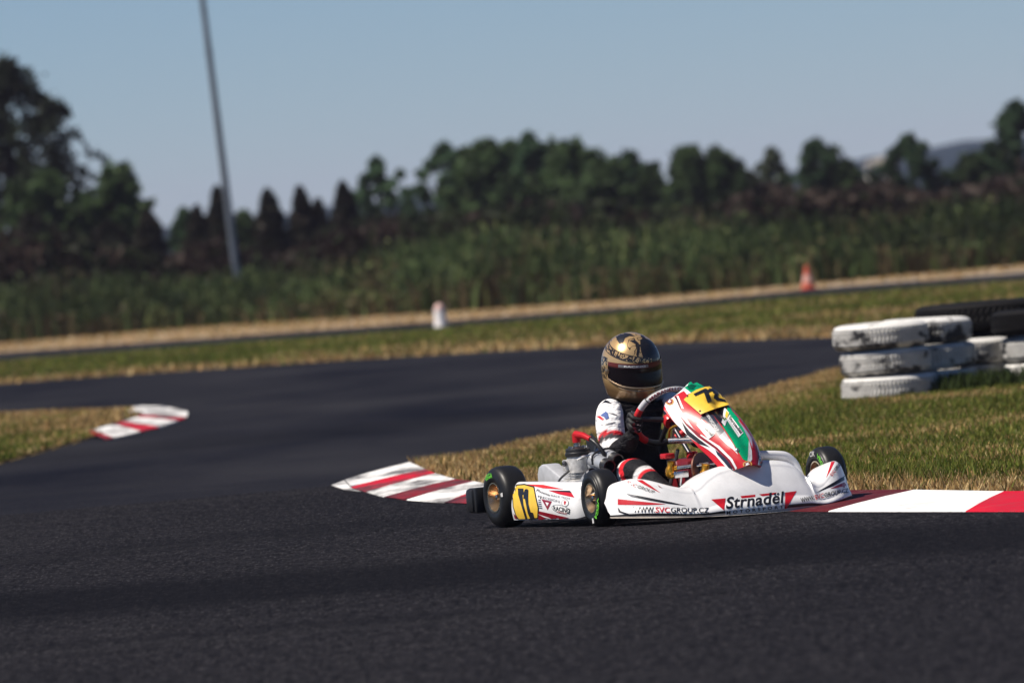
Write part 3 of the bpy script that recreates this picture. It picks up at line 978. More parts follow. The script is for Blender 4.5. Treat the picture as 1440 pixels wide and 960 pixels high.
for k, lab in enumerate(('large black truck tyre on top of the rear stack, the highest tyre', 'large black truck tyre under the highest tyre of the rear stack', 'large black truck tyre at the bottom of the rear stack')):
    put('truck_tyre', tm_big, Vector((bx + (.04 if k == 1 else 0), by + .02 * k, 0)), bt - .10 - k * .205, lab, 'tyre', GB, .5 + k)

# dark weeds growing against the barrier
def barrier_weeds():
    n = 1500
    px = np.concatenate([rng.normal(1348, 16, n // 2), rng.normal(1392, 18, n // 4), rng.normal(1440, 30, n - n // 2 - n // 4)])
    x = np.zeros(n); y = np.zeros(n)
    for i in range(n):
        y[i] = s1.y + rng.uniform(-.15, .35) + (.35 if px[i] > 1370 else .2)
        x[i] = at(px[i], 560, y[i]).x
    hh = rng.uniform(.04, .15, n)
    a = rng.uniform(0, 6.28, n); b = rng.uniform(0, 6.28, n); l = rng.uniform(.1, .7, n) * hh; ww = rng.uniform(.006, .014, n)
    v = np.zeros((n, 3, 3))
    v[:, 0] = np.stack([x - ww * np.cos(a), y - ww * np.sin(a), np.full(n, .03)], 1)
    v[:, 1] = np.stack([x + ww * np.cos(a), y + ww * np.sin(a), np.full(n, .03)], 1)
    v[:, 2] = np.stack([x + l * np.cos(b), y + l * np.sin(b), .03 + hh], 1)
    c = np.array([.04, .06, .018]) * rng.uniform(.5, 1.5, n)[:, None]
    tag(link_mesh('weeds', np_mesh('weeds', v.reshape(-1, 3), np.arange(n * 3).reshape(-1, 3), [M['grass']], col=np.repeat(c, 3, 0))), kind='stuff')
barrier_weeds()

# ================================================================== the kart
PHI = R_(65)
KF = Vector((math.cos(PHI), -math.sin(PHI), 0))
KL = Vector((math.sin(PHI), math.cos(PHI), 0))
KO = gp(849, 741) - KF * 1.0 + KL * .555
KO.z = .004
KG = 'go-kart'
kart = tag(empty('go_kart', KO, -PHI), 'white racing kart with red and green graphics and yellow 72 plates beside the kerb', 'go-kart')
def to_l(p):
    d = Vector(p) - KO
    return Vector((d.dot(KF), d.dot(KL), d.z))
def dir_l(d):
    return Vector((d.dot(KF), d.dot(KL), d.z))
CAML = to_l(CAM)
def hit(bvh, px, py, off=.001):
    d = dir_l(ray(px, py)).normalized()
    p, n, i, _ = bvh.ray_cast(CAML, d)
    if p is None:
        # beside the surface: take its nearest point
        t = 36.5
        p, n, i, _ = bvh.find_nearest(CAML + d * t)
        for _ in range(3):
            t = (p - CAML).dot(d)
            p, n, i, _ = bvh.find_nearest(CAML + d * t)
    if n.dot(d) > 0: n = -n
    return p + n * off, n
def paint(mb, bvh, pts, mat, off=.001, step=3.0):
    vs, fs = fine_poly(pts, step)
    vs = [hit(bvh, x, y, off)[0] for x, y in vs]
    lim = step * .0032 * 3.5
    fs = [f for f in fs if all((vs[f[k]] - vs[f[k - 1]]).length < lim for k in range(len(f)))]
    mb.add(vs, fs, mat)
def snapq(bvh, quad, off):
    return [hit(bvh, x, y, 0)[0] for x, y in quad]
def write(mb, bvh, quad, body, mat, off=.0028, shear=0.0, bold=.0, space=1.0, urange=(0, 1)):
    """text between four corners (top-left, top-right, bottom-right, bottom-left) laid on the surface"""
    TL, TR, BR, BL = [Vector(q) for q in quad]
    vs, fs = text2d(body, shear, bold, space)
    out = []
    for u, v in vs:
        u = urange[0] + u * (urange[1] - urange[0])
        p = BL.lerp(BR, u).lerp(TL.lerp(TR, u), v)
        out.append(hit(bvh, p.x, p.y, off)[0])
    mb.add(out, fs, mat)
def disc_px(cx, cy, rx, ry, n=20, rot=0.0):
    c, s = math.cos(rot), math.sin(rot)
    return [(cx + rx * math.cos(2 * math.pi * k / n) * c - ry * math.sin(2 * math.pi * k / n) * s,
             cy + rx * math.cos(2 * math.pi * k / n) * s + ry * math.sin(2 * math.pi * k / n) * c) for k in range(n)]
def star_px(cx, cy, r, n=5, a0=-1.3):
    return [(cx + (r if k % 2 == 0 else r * .45) * math.cos(a0 + math.pi * k / n), cy + (r if k % 2 == 0 else r * .45) * math.sin(a0 + math.pi * k / n)) for k in range(2 * n)]

# ------------------------------------------------------------------ front fairing
ys = [-.60, -.575, -.55, -.50, -.45, -.40, -.36, -.31, -.27, -.23, -.19, -.13, -.05, .05, .13, .20, .25, .285, .31, .345, .39, .44, .49, .53, .565, .59, .605]
zs = [.135, .165, .183, .197, .190, .172, .156, .142, .140, .155, .186, .215, .230, .236, .236, .230, .220, .195, .150, .118, .128, .165, .198, .208, .200, .175, .14]
NT_ = .020                                    # the fairing hangs a touch lower on its left
def ztop(y):
    return float(np.interp(y, ys, zs))
def smooth_top(y):
    return sum(ztop(y + k * .012) * wgt for k, wgt in ((-2, .1), (-1, .22), (0, .36), (1, .22), (2, .1)))
def xfront(y):
    a = abs(y) / .60
    return 1.452 - .085 * a ** 2 - .165 * a ** 5
def fair(u, v):
    y = -.60 + 1.205 * u
    zt = smooth_top(y)
    xf = xfront(y)
    zb = .005 + .065 * y ** 2
    hump = max(0, min(1, (zt - .12) / .1)) if -.27 < y < .31 else 0
    if v < .12:
        t = v / .12
        x, z = xf - .10 * (1 - t), zb - .004 * (1 - t)
    elif v < .62:
        t = (v - .12) / .5
        z = zb + (zt - .028 - zb) * t
        x = xf - .012 - (.062 + .05 * hump) * t ** 1.6 + .012 * math.sin(math.pi * min(1, t * 3))
    elif v < .78:
        t = (v - .62) / .16
        a = t * math.pi / 2
        x = xf - .012 - (.062 + .05 * hump) - .045 * (1 - math.cos(a)) - .012 * math.sin(a)
        z = zt - .028 + .028 * math.sin(a)
    else:
        t = (v - .78) / .22
        x = xf - (.131 + .05 * hump) - .19 * t
        z = zt - .012 * t * t - .02 * t
    # rounded ends
    e = max(0, (abs(y) - .56) / .045)
    x -= .035 * e * e * (1 - .0 * v)
    return Vector((x, y, z - NT_ * y))
fb = MB()
def rowm(i, j):
    v = j / 84
    if v < .115: return 'black_plastic'
    if v < .145: return 'white_lip'
    if v < .185: return 'black_decal'
    return None
fb.grid(fair, 168, 84, 'white', rowm)
fbv = fb.bvh()
P = lambda pts, m, o=.001: paint(fb, fbv, pts, m, o)
P([(869, 701.3), (937, 708.5), (910, 709.8), (869, 709.4)], 'red')
P([(882, 694.3), (902.5, 697.5), (925, 702), (945, 706), (966, 711), (940, 708), (915, 703.7), (890, 698.5)], 'black_decal')
P([(881, 694), (890, 695.2), (898, 699.5), (888, 698)], 'grey_decal', .002)
P([(869, 713), (873, 718), (884, 722), (900, 725), (884, 724.5), (870, 720)], 'black_decal')
P([(895, 675), (903, 674.8), (915, 682.5), (929, 693), (912, 684.5)], 'red')
P([(924, 681), (932, 686.5), (927, 684.5)], 'darkred')
write(fb, fbv, [(882.5, 675.8), (921, 690.3), (919.5, 693.8), (881, 680.3)], 'SVC', 'red', shear=.2, urange=(0, .36))
write(fb, fbv, [(882.5, 675.8), (921, 690.3), (919.5, 693.8), (881, 680.3)], 'GROUP', 'black_decal', shear=.2, urange=(.39, 1))
def www(q):
    write(fb, fbv, q, 'WWW.', 'black_decal', bold=.012, urange=(0, .285))
    write(fb, fbv, q, 'SVC', 'red', bold=.012, urange=(.295, .485))
    write(fb, fbv, q, 'GROUP.CZ', 'black_decal', bold=.012, urange=(.495, 1))
www([(890.5, 712.7), (997, 714), (997, 721), (890.5, 720.3)])
www([(1125, 700.5), (1192.5, 686), (1193, 692.2), (1127, 707)])
P([(1021, 698.8), (1062, 695.5), (1103, 691.3), (1103, 714.8), (1062, 720), (1019.8, 723.3)], 'sticker', .0012)
P([(1041, 697.2), (1062, 695.2), (1062, 698.5), (1043, 700.5)], 'red', .0016)
P([(1067, 694.8), (1092, 692.2), (1090, 695), (1072, 697.5)], 'red', .0016)
write(fb, fbv, [(1021.5, 698.8), (1102, 690.5), (1101.5, 707.3), (1020.6, 715.6)], 'Strnadël', 'black_decal', .0026, shear=.06, bold=.022, space=1.04)
write(fb, fbv, [(1021.5, 718.3), (1101.5, 709.8), (1101.5, 714.2), (1021.5, 722.8)], 'MOTORSPORT', 'black_decal', .0026, bold=.022, space=1.75)
P([(1000, 702), (1020.3, 700.3), (1018.3, 717.5)], 'red')
P([(1104, 692.2), (1120.3, 690), (1106, 714.5), (1103.8, 714.8)], 'red')
P([(1169, 649.2), (1174, 648.6), (1167, 663), (1161.5, 672)], 'red')
write(fb, fbv, [(1166.3, 667.5), (1180.5, 648.5), (1184.5, 650.5), (1170.5, 669.8)], 'SVC', 'red', bold=.012, urange=(0, .36))
write(fb, fbv, [(1166.3, 667.5), (1180.5, 648.5), (1184.5, 650.5), (1170.5, 669.8)], 'GROUP', 'black_decal', bold=.012, urange=(.39, 1))
P([(1146, 693.5), (1163, 686.5), (1182, 674.5), (1192, 666), (1192.5, 672), (1172, 683)], 'black_decal')
P([(1167, 687), (1182, 680), (1202, 671.5), (1202, 680), (1186, 683.8)], 'darkred')
fb.build('front_fairing', kart, sharp=50)

# ------------------------------------------------------------------ number panel (nose panel in front of the wheel)
PA, PB = Vector((.88, -.005, .578)), Vector((1.355, .012, .178))
pn = Vector((.403, 0, .475)).normalized()
ss = [0, .04, .10, .17, .30, .45, .60, .72, .82, .92, 1.0]
hl = [.040, .085, .152, .184, .178, .160, .145, .122, .108, .098, .080]
hr = [.050, .070, .095, .118, .136, .142, .142, .134, .124, .112, .085]
def panel(u, v):
    s = u
    t = 2 * v - 1
    h_ = np.interp(s, ss, hl) if t < 0 else np.interp(s, ss, hr)
    y = t * h_
    k = abs(t)
    bulge = .075 * (1 - k ** 2.2) * min(1, .45 + 1.1 * s) * (1 if s < .8 else 1 - (s - .8) * 1.6)
    # sunk air channel down the middle
    ch = max(0, 1 - abs(t - .12) / .42)
    ch = ch * ch * (3 - 2 * ch)
    deep = np.interp(s, [0, .1, .24, .30, .55, .85, 1], [.015, 0, 0, .035, .022, .008, 0])
    p = PA.lerp(PB, s) + pn * (bulge - ch * deep)
    p.x += .03 * math.sin(math.pi * s)
    if s > .80: p -= (PB - PA) * ((s - .80) / .20) ** 1.5 * .07 * k ** 2
    return Vector((p.x - .03 * k ** 3, y + p.y, p.z - .02 * k ** 3))
pb = MB()
pb.grid(panel, 72, 64, 'red', lambda i, j: ('green' if j > 16 else 'sticker') if i < 6 else None)
pbv = pb.bvh()
Q = lambda pts, m, o=.0012: paint(pb, pbv, pts, m, o, 2.5)
Q([(932.5, 566), (947, 556.5), (951, 562), (956, 575), (975, 602), (987, 614), (1010, 631), (1026, 646), (1032, 661), (1022, 658), (1006, 640), (996, 632), (983, 624), (970, 615), (958, 605), (946, 590), (938, 577)], 'sticker')
Q([(951, 577.5), (966, 595), (985, 611), (1010, 627.5), (1028, 645), (1036, 661), (1032, 661), (1022, 646), (1005, 630), (982, 614.5), (965, 598)], 'darkred', .0018)
Q([(958.5, 592), (970, 606.5), (985, 618.5), (999, 629), (983, 624), (966, 611)], 'black_decal', .0018)
Q([(1006, 632), (1019, 642), (1028, 653), (1031, 661.5), (1027, 660), (1018, 649), (1009, 639)], 'navy', .0018)
Q([(986, 610.5), (1012, 627), (1030, 645), (1039, 662), (1036, 662), (1027, 646.5), (1009, 629), (985, 612)], 'sticker', .0022)
Q([(949, 557.5), (951, 557), (958, 574), (956, 573)], 'black_decal', .002)
Q([(951.5, 556.8), (954, 556.4), (962, 575), (959, 574.5)], 'sticker', .002)
Q([(960.5, 541.5), (966, 538.3), (975, 537.8), (985, 540.5), (998, 546.5), (1003, 549.5), (985, 550), (972, 552), (964, 549.5)], 'green')
Q([(966, 543), (972, 540.5), (979, 542.5), (975, 548.5), (969, 548)], 'hollow_shade', .0018)  # darker green paints in the shade of the hollow at the top
Q([(959.5, 543), (962, 545), (972, 552.5), (966, 555), (962, 549.5)], 'sticker', .0018)
Q([(1003, 549), (1013, 556), (1023, 568), (1030, 578), (1040, 590), (1036, 592), (1026, 578), (1017, 565)], 'green')
Q([(1010, 552.2), (1014, 555), (1018.5, 561), (1015, 558.5)], 'sticker', .002)
Q([(992, 577.5), (1003, 571.5), (1015, 569.5), (1022, 572.5), (1018, 585), (1016, 599), (1008, 590), (1000, 580)], 'black_decal')  # opening under the plate, its darkness painted black
Q([(984.5, 588.5), (994, 575), (1003, 584), (1010, 594), (1003, 602), (992, 591)], 'navy', .0016)
Q([(1003, 602), (1010, 594), (1019, 606), (1011, 614)], 'grey_decal', .0016)
Q([(1011, 614), (1019, 606), (1026, 617), (1020, 623)], 'silver_decal', .0016)
Q([(1020, 623), (1026, 617), (1032, 626), (1038, 639), (1030, 631)], 'sticker', .0016)
Q([(1016, 599), (1018, 585), (1023, 573), (1028, 577), (1036, 589), (1046, 604), (1053, 619), (1056, 642), (1052, 649), (1045, 646), (1037, 633), (1028, 617)], 'green', .0014)
Q([(1053, 619), (1057, 634), (1057.5, 646), (1054, 651), (1051, 650), (1055.5, 641)], 'silver_decal', .002)
Q([(1037, 589), (1048, 603), (1058, 617), (1058, 630), (1053, 617), (1044, 601)], 'lilac', .0016)
Q([(1057, 616), (1062, 621), (1066, 640), (1064, 656), (1055, 662), (1058, 646)], 'darkred', .0016)
Q([(1063, 622), (1065, 625), (1069, 642), (1067, 655), (1065, 656), (1067, 641)], 'sticker', .0019)
Q([(1065, 623), (1071, 631), (1074, 645), (1070, 656), (1067.5, 656), (1070, 642)], 'navy', .0021)
# stickers
for q in ([(987, 589.5), (1005.3, 611), (996.5, 617.5), (980, 597.5)], [(1026.5, 583.5), (1045.2, 608.7), (1038, 615.5), (1021.3, 590.5)]):
    Q(q, 'sticker', .003)
    a, b, c, d = [Vector(x) for x in q]
    def qq(u, v): return tuple(a.lerp(b, u).lerp(d.lerp(c, u), v))
    write(pb, pbv, [qq(.04, .04), qq(.96, .0), qq(.96, .50), qq(.04, .56)], 'Strnadël', 'black_decal', .0042, bold=.03)
    write(pb, pbv, [qq(.08, .70), qq(.92, .68), qq(.92, .84), qq(.08, .86)], 'MOTORSPORT', 'grey_decal', .0042, space=1.5)
Q([(1019, 573), (1025.5, 581), (1019, 599.5), (1014.5, 594)], 'sticker', .003)
Q([(1021.5, 577.5), (1025, 581.5), (1022, 590), (1019.5, 586)], 'yellow', .004)
write(pb, pbv, [(994, 579), (1012, 605), (1008.5, 607), (991, 582)], 'WWW.SVCGROUP', 'sticker', .0035, bold=.01)
for cx, cy, rx, ry in ((942, 564.8, 5.8, 5.0), (1051, 653, 6.2, 4.8)):
    Q(disc_px(cx, cy, rx, ry), 'gold_decal', .003)
    Q(disc_px(cx, cy, rx * .72, ry * .72), 'darkred', .0036)
    Q(star_px(cx, cy, rx * .55), 'sticker', .0042)
po = pb.build('nose_panel', kart, sharp=60)
# number plate, arched over the air channel
plate_px = [(961, 563.5), (968, 557), (978, 551.8), (990, 548.5), (1001, 547.2), (1007, 549.3), (1015, 555.5), (1021, 563.5), (1024.5, 571.5), (1014, 569.2), (1003, 571), (993, 576.8), (984.2, 586.8), (976, 579), (968, 571)]
nb = MB()
vs, fs = fine_poly(plate_px, 2.5)
def arch(x, y):
    p, n = hit(pbv, x, y, 0)
    p0 = snapq(pbv, [(961, 563)], 0)[0]
    return p + pn * (.008 + .012 * max(0, 1 - ((x - 996) / 34) ** 2))
nb.add([arch(*q) for q in vs], fs, 'yellow')
nbv = nb.bvh()
SEVEN = [(973.8, 557.8), (990, 551.2), (993, 552.2), (999.5, 569.2), (993.6, 571.6), (988.2, 556.6), (976.4, 561.2)]
TWO = [(992.6, 554.2), (996, 551.6), (1001.5, 550.8), (1006.5, 552.8), (1008.8, 557.5), (1007.6, 562), (1009.5, 564), (1018, 565.6), (1021, 569.2), (1006.5, 567.9), (1002.4, 565.2), (1002.6, 561.2), (1003.6, 557.8), (1001.5, 555.3), (998, 555.3), (994.4, 557.6)]
for dg in (SEVEN, TWO):
    vs, fs = fine_poly(dg, 2)
    nb.add([arch(*q) + pn * .0025 for q in vs], fs, 'black_decal')
for q in ((966, 560), (983, 582.5)):
    p = arch(*q)
    nb.lathe([(0, .004), (.004, .004), (.005, 0)], p, pn, 'steel', 10)
nb.build('number_plate', po, recalc=False)
for q in ((949.5, 574), (1036.5, 632.5)):
    scw = MB()
    p, n = hit(pbv, *q)
    scw.lathe([(0, .006), (.007, .005), (.0095, 0)], p, n, 'steel', 14)
    scw.build('fastener', po)

# ------------------------------------------------------------------ side pods
def side_pod(sgn, name):
    mb = MB()
    def pod(u, v):
        # u along x, v round the section from lower inside over the face to upper inside
        x = .135 + .71 * u
        zt = .205 - .008 * u
        zb = .034 + .004 * u
        y0 = .600 - .02 * u ** 2
        e = max(0, (u - .88) / .12)
        if v < .1: y, z = y0 - .13 * (1 - v / .1), zb
        elif v < .75:
            t = (v - .1) / .65
            z = zb + (zt - .03 - zb) * t
            y = y0 - .03 * (t - .35) ** 2 * 2
        elif v < .88:
            t = (v - .75) / .13 * math.pi / 2
            z = zt - .03 + .03 * math.sin(t); y = y0 - .025 - .028 * (1 - math.cos(t))
        else:
            t = (v - .88) / .12
            z = zt - .01 * t; y = y0 - .053 - .13 * t
        y -= .09 * e ** 2.2
        zc = (zt + zb) / 2
        z = zc + (z - zc) * (1 - .30 * e ** 2)
        if u == 0: y -= .004
        return Vector((x, sgn * y, z))
    mb.grid(pod, 56, 60, 'white')
    # closed front and rear ends
    for u in (0, 1):
        ring = [pod(u, k / 60) for k in range(61)]
        mb.add(ring, [list(range(61))], 'white')
    return mb
sp = side_pod(-1, 'r')
spv = sp.bvh()
S_ = lambda pts, m, o=.0012: paint(sp, spv, pts, m, o, 3)
plate = [(721, 689), (727.5, 682), (738, 681.2), (751, 684.5), (754, 700), (757.3, 714), (756.5, 728), (742, 729.5), (730, 730), (726, 724), (722.3, 712)]
ctr = Vector((739.5, 706))
S_([tuple(ctr + (Vector(p) - ctr) * 1.05) for p in plate], 'black_decal', .0016)
S_([tuple(ctr + (Vector(p) - ctr) * .97) for p in plate], 'yellow', .0024)
S_([(729, 686.3), (737, 686.5), (737.2, 695), (735.6, 696), (737, 709), (742.5, 728.8), (739.5, 728.8), (734.5, 712), (732.8, 696.5), (729.5, 695.5)], 'black_decal', .0034)
S_([(736.8, 701), (737, 693), (739, 688), (742, 687), (744, 689), (743.8, 700), (744, 708), (747, 719.5), (750.5, 720.5), (752.5, 728.4), (746.5, 728.8), (743, 721), (740.6, 709), (740.3, 697), (739.8, 692.5), (739, 697), (739, 701.2)], 'black_decal', .0034)
S_([(739, 680.6), (764, 681.3), (794, 687.8), (764, 686)], 'red_bright')
S_([(771, 689.3), (802, 689.8), (808.3, 699.3), (786, 694.5)], 'red')
S_([(771, 689.2), (801.5, 689.6), (804.5, 692.5), (790, 691.2)], 'black_decal', .0018)
S_([(757.5, 718), (780, 723), (801, 727.8), (779, 730.2), (757.5, 730)], 'darkred')
S_([(757, 722.4), (772, 727.2), (776, 729.4), (766, 727)], 'sticker', .0018)
S_([(722.3, 721), (726, 726), (730, 731), (724.5, 731)], 'darkred')
write(sp, spv, [(755, 686.5), (775, 694.5), (774, 697.8), (754.5, 690.5)], 'Phoenix', 'black_decal', shear=.3)
write(sp, spv, [(776, 694.8), (802, 699.5), (801.5, 701.8), (775.5, 697.6)], 'RACE TECH', 'grey_decal')
write(sp, spv, [(757, 696), (787, 703), (787, 706.5), (757, 699)], 'PRECISION', 'grey_decal')
S_([(761.5, 701.2), (776.3, 704.8), (770.3, 716.8)], 'darkred')
S_([(767.3, 705.6), (772.3, 706.8), (770.0, 711.2)], 'sticker', .002)
for k in range(5):
    S_([(757.2, 701.8 + k * 2.7), (761 + k * .5, 702.8 + k * 2.7), (761 + k * .5, 704 + k * 2.7), (757.4, 703 + k * 2.7)], 'navy', .0016)
S_(disc_px(795, 706.8, 5.2, 5.0), 'grey_decal', .0014); S_(disc_px(795, 706.8, 4.6, 4.4), 'sticker', .002)
S_([(793.5, 704), (797, 704.5), (795.5, 709.5), (794, 709)], 'red', .0026)
S_(disc_px(789, 715.5, 13.2, 5.6, rot=.25), 'navy', .0014); S_(disc_px(789, 715.5, 12.4, 4.9, rot=.25), 'sticker', .002)
write(sp, spv, [(778.5, 710.5), (802.5, 715), (801, 721.5), (779.5, 716.8)], 'RACING', 'black_decal', .003, bold=.02)
write(sp, spv, [(784, 717.8), (798, 721.2), (797.5, 723), (784, 719.8)], 'GROUP', 'red', .003)
sp.build('side_pod', kart, sharp=55)
side_pod(1, 'l').build('side_pod', kart, sharp=55)

# ------------------------------------------------------------------ wheels
def ring_text(mb, c, side, body, r, hgt, a0, a1, mat, y):
    """lettering bent round a tyre's sidewall; side: -1 right face, +1 left face"""
    vs, fs = text2d(body, bold=.02)
    out = []
    for u, v in vs:
        a = a0 + (a1 - a0) * u
        rr = r + (v - .5) * hgt
        out.append(Vector((c[0] + rr * math.cos(a), c[1] + y + side * .0025, c[2] + rr * math.sin(a))))
    mb.add(out, fs, mat)
def wheel(name, x, y, Rr, W, yaw=0.0, marks=(), side=1):
    c = Vector((0, 0, 0))
    h = W / 2
    rr = .0655
    half = [(rr, h * .80), (rr + .004, h * .90), (rr + .012, h * .97), (rr + .025, h * 1.0), (rr + .040, h * .985), (Rr - .026, h * .93), (Rr - .014, h * .84),
            (Rr - .006, h * .70), (Rr - .002, h * .5), (Rr, h * .25)]
    wm = MB()
    for s in (1, -1):
        wm.lathe([(rr + .0035, s * h * .88), (rr + .003, s * h * .93), (rr - .003, s * h * .93)], c, (0, 1, 0), 'rim_edge', 40)
        wm.lathe([(rr - .003, s * h * .93), (rr - .005, s * h * .82), (rr - .012, s * h * .55), (rr - .016, s * h * .3), (rr - .018, s * h * .1)], c, (0, 1, 0), 'rim_gold', 40)
    wm.lathe([(rr - .018, h * .12), (.03, h * .1), (.026, h * .25), (0, h * .25)], c, (0, 1, 0), 'rim_gold', 40)
    wm.lathe([(rr - .018, -h * .12), (.03, -h * .1), (.026, -h * .25), (0, -h * .25)], c, (0, 1, 0), 'rim_gold', 40)
    wm.lathe([(.012, -h * .25), (.012, -h * .75), (.007, -h * .78), (0, -h * .78)], c, (0, 1, 0), 'steel', 12)
    for k in range(3):
        a = k * 2.094 + .4
        for s in (1, -1):
            wm.lathe([(.006, s * h * .12), (.006, s * h * .35), (0, s * h * .36)], (.035 * math.cos(a), 0, .035 * math.sin(a)), (0, 1, 0), 'dark_steel', 8)
    o = wm.build(name, kart, sharp=40)
    o.location = (x, y, Rr)
    o.rotation_euler = (0, 0, yaw)
    tb = MB()
    prof = half + [(r_, -y_) for r_, y_ in half[::-1]]
    tb.lathe(prof, c, (0, 1, 0), 'rubber', 64)
    for sd, body, a0, a1, mat in marks:
        ring_text(tb, c, sd, body, rr + .036, .023, a0, a1, mat, sd * h * .985)
    tb.build('tyre', o, sharp=0)
    return o
# angles: seen from the kart's right side, + runs from front over the top to the rear
wheel('wheel', 0, -.555, .140, .135, 0, [(-1, 'VEGA', R_(128), R_(82), 'tyre_green'), (-1, 'I', R_(12), R_(2), 'tyre_white')])
wheel('wheel', 0, .555, .140, .135, 0, [(1, 'VEGA', R_(70), R_(110), 'tyre_green')])
wheel('wheel', 1.0, -.555, .129, .112, R_(-4), [(-1, 'VEGA', R_(2), R_(-62), 'tyre_green'), (-1, 'I', R_(-72), R_(-82), 'tyre_white')])
wheel('wheel', 1.0, .575, .129, .112, R_(-3), [(-1, 'VEGA', R_(66), R_(12), 'tyre_green'), (-1, 'CIK', R_(112), R_(80), 'tyre_white')])

# ------------------------------------------------------------------ chassis, bumpers, running gear
mb = MB()
for s in (-1, 1):
    mb.tube([(-.12, s * .30, .075), (.3, s * .34, .055), (.62, s * .36, .055), (.85, s * .26, .06), (1.18, s * .20, .07)], .015, 'chassis', 10, smooth=6)
    mb.tube([(.30, s * .34, .06), (.30, s * .52, .07), (.34, s * .53, .09), (.72, s * .53, .09), (.76, s * .52, .07), (.76, s * .34, .06)], .010, 'steel', 8)
    mb.tube([(1.0, s * .22, .10), (1.0, s * .42, .125)], .018, 'chassis', 10)
mb.tube([(.62, -.36, .055), (.62, .36, .055)], .014, 'chassis', 10)
mb.tube([(-.02, -.30, .075), (-.02, .30, .075)], .014, 'chassis', 10)
mb.tube([(1.18, -.2, .07), (1.26, -.19, .08), (1.28, 0, .08), (1.26, .19, .08), (1.18, .2, .07)], .012, 'steel', 10, smooth=5)
mb.build('chassis_frame', kart)
mb = MB(); mb.prism([(.45, -.33, .040), (.85, -.25, .042), (1.16, -.19, .048), (1.16, .19, .048), (.85, .25, .042), (.45, .33, .040)], (0, 0, .004), 'dark_steel'); mb.build('floor_tray', kart)
mb = MB(); mb.tube([(0, -.50, .14), (0, .50, .14)], .020, 'steel', 16); mb.build('rear_axle', kart)
mb = MB()
mb.box((-.215, 0, .128), (.075, 1.30, .115), 'black_plastic', .022)
mb.box((-.178, -.585, .128), (.03, .10, .118), 'black_plastic', .012); mb.box((-.178, .585, .128), (.03, .10, .118), 'black_plastic', .012)
mb.tube([(-.18, -.2, .1), (-.1, -.25, .08)], .012, 'steel', 8); mb.tube([(-.18, .2, .1), (-.1, .25, .08)], .012, 'steel', 8)
for k in (-.57, -.60): mb.lathe([(0, .003), (.006, .003), (.007, 0)], (-.24, k, .165), (-1, 0, 0), 'steel', 8)
mb.build('rear_bumper', kart)

# white moulded arm beside the nose panel
mb = MB()
mb.tube([(1.06, .10, .256), (1.06, .22, .250), (1.055, .31, .240), (1.05, .355, .226), (1.05, .385, .192), (1.06, .395, .150), (1.09, .398, .10)], [.018, .019, .021, .024, .027, .029, .028], 'white', 18, smooth=6)
mb.tube([(1.06, .195, .251), (1.06, .20, .251)], .0225, 'dark_steel', 14)
mb.build('fairing_arm', kart)

# ------------------------------------------------------------------ steering
SC = Vector((.60, -.005, .452))
th = R_(36)
su, sn = Vector((math.sin(th), 0, math.cos(th))), Vector((-math.cos(th), 0, math.sin(th)))
sl_ = Vector((0, 1, 0))
def rimp(a, R=.150):
    return SC + (su * math.cos(a) + sl_ * math.sin(a)) * R
def arc(a0, a1, n=14, R=.150):
    return [rimp(R_(a0 + (a1 - a0) * k / n), R) for k in range(n + 1)]
mb = MB()
mb.tube(arc(-52, 52, 24), .0145, 'black_plastic', 14, cap=False)
mb.tube(arc(-70, -52, 5), .0152, 'silver_decal', 14)
mb.tube(arc(52, 70, 5), .0152, 'silver_decal', 14)
mb.tube(arc(-150, -70, 18), .0158, 'red_grip', 14)
mb.tube(arc(70, 150, 18), .0158, 'red_grip', 14)
mb.tube(arc(150, 210, 12), .0145, 'black_plastic', 14, cap=False)
for a in (-90, 90, 180):
    mb.tube([rimp(R_(a)), SC - sn * .035], [.009, .014], 'dark_steel', 8)
mb.lathe([(0, -.02), (.03, -.02), (.034, -.045), (.03, -.06), (0, -.06)], SC, sn, 'red_part', 20)
# white band with lettering on the top of the rim
bandv = []
for k in range(25):
    a = R_(-50 + 100 * k / 24)
    c_ = rimp(a); rad = (c_ - SC).normalized()
    for j in range(5):
        b = R_(15 + j * 22)
        bandv.append(c_ + (rad * math.cos(b) + sn * math.sin(b) * -1) * .0155)
mb.add(bandv, [[k * 5 + j, (k + 1) * 5 + j, (k + 1) * 5 + j + 1, k * 5 + j + 1] for k in range(24) for j in range(4)], 'sticker')
vs, fs = text2d('MARANELLO', bold=.02)
out = []
for u, v in vs:
    a = R_(-46 + 60 * u); c_ = rimp(a); rad = (c_ - SC).normalized(); b = R_(92 - (1 - v) * 0 - v * 60)
    out.append(c_ + (rad * math.cos(b) + sn * math.sin(b) * -1) * .0165)
mb.add(out, fs, 'darkred')
mb.build('steering_wheel', kart)
mb = MB()
mb.tube([SC - sn * .05, Vector((1.02, 0, .085))], .010, 'dark_steel', 10)
mb.tube([(.80, -.06, .30), (.92, -.20, .06)], .009, 'chassis', 8); mb.tube([(.80, .06, .30), (.92, .20, .06)], .009, 'chassis', 8)
mb.tube([(1.02, 0, .10), (1.0, -.44, .12)], .008, 'steel', 8); mb.tube([(1.02, 0, .10), (1.0, .44, .12)], .008, 'steel', 8)
mb.build('steering_column', kart)

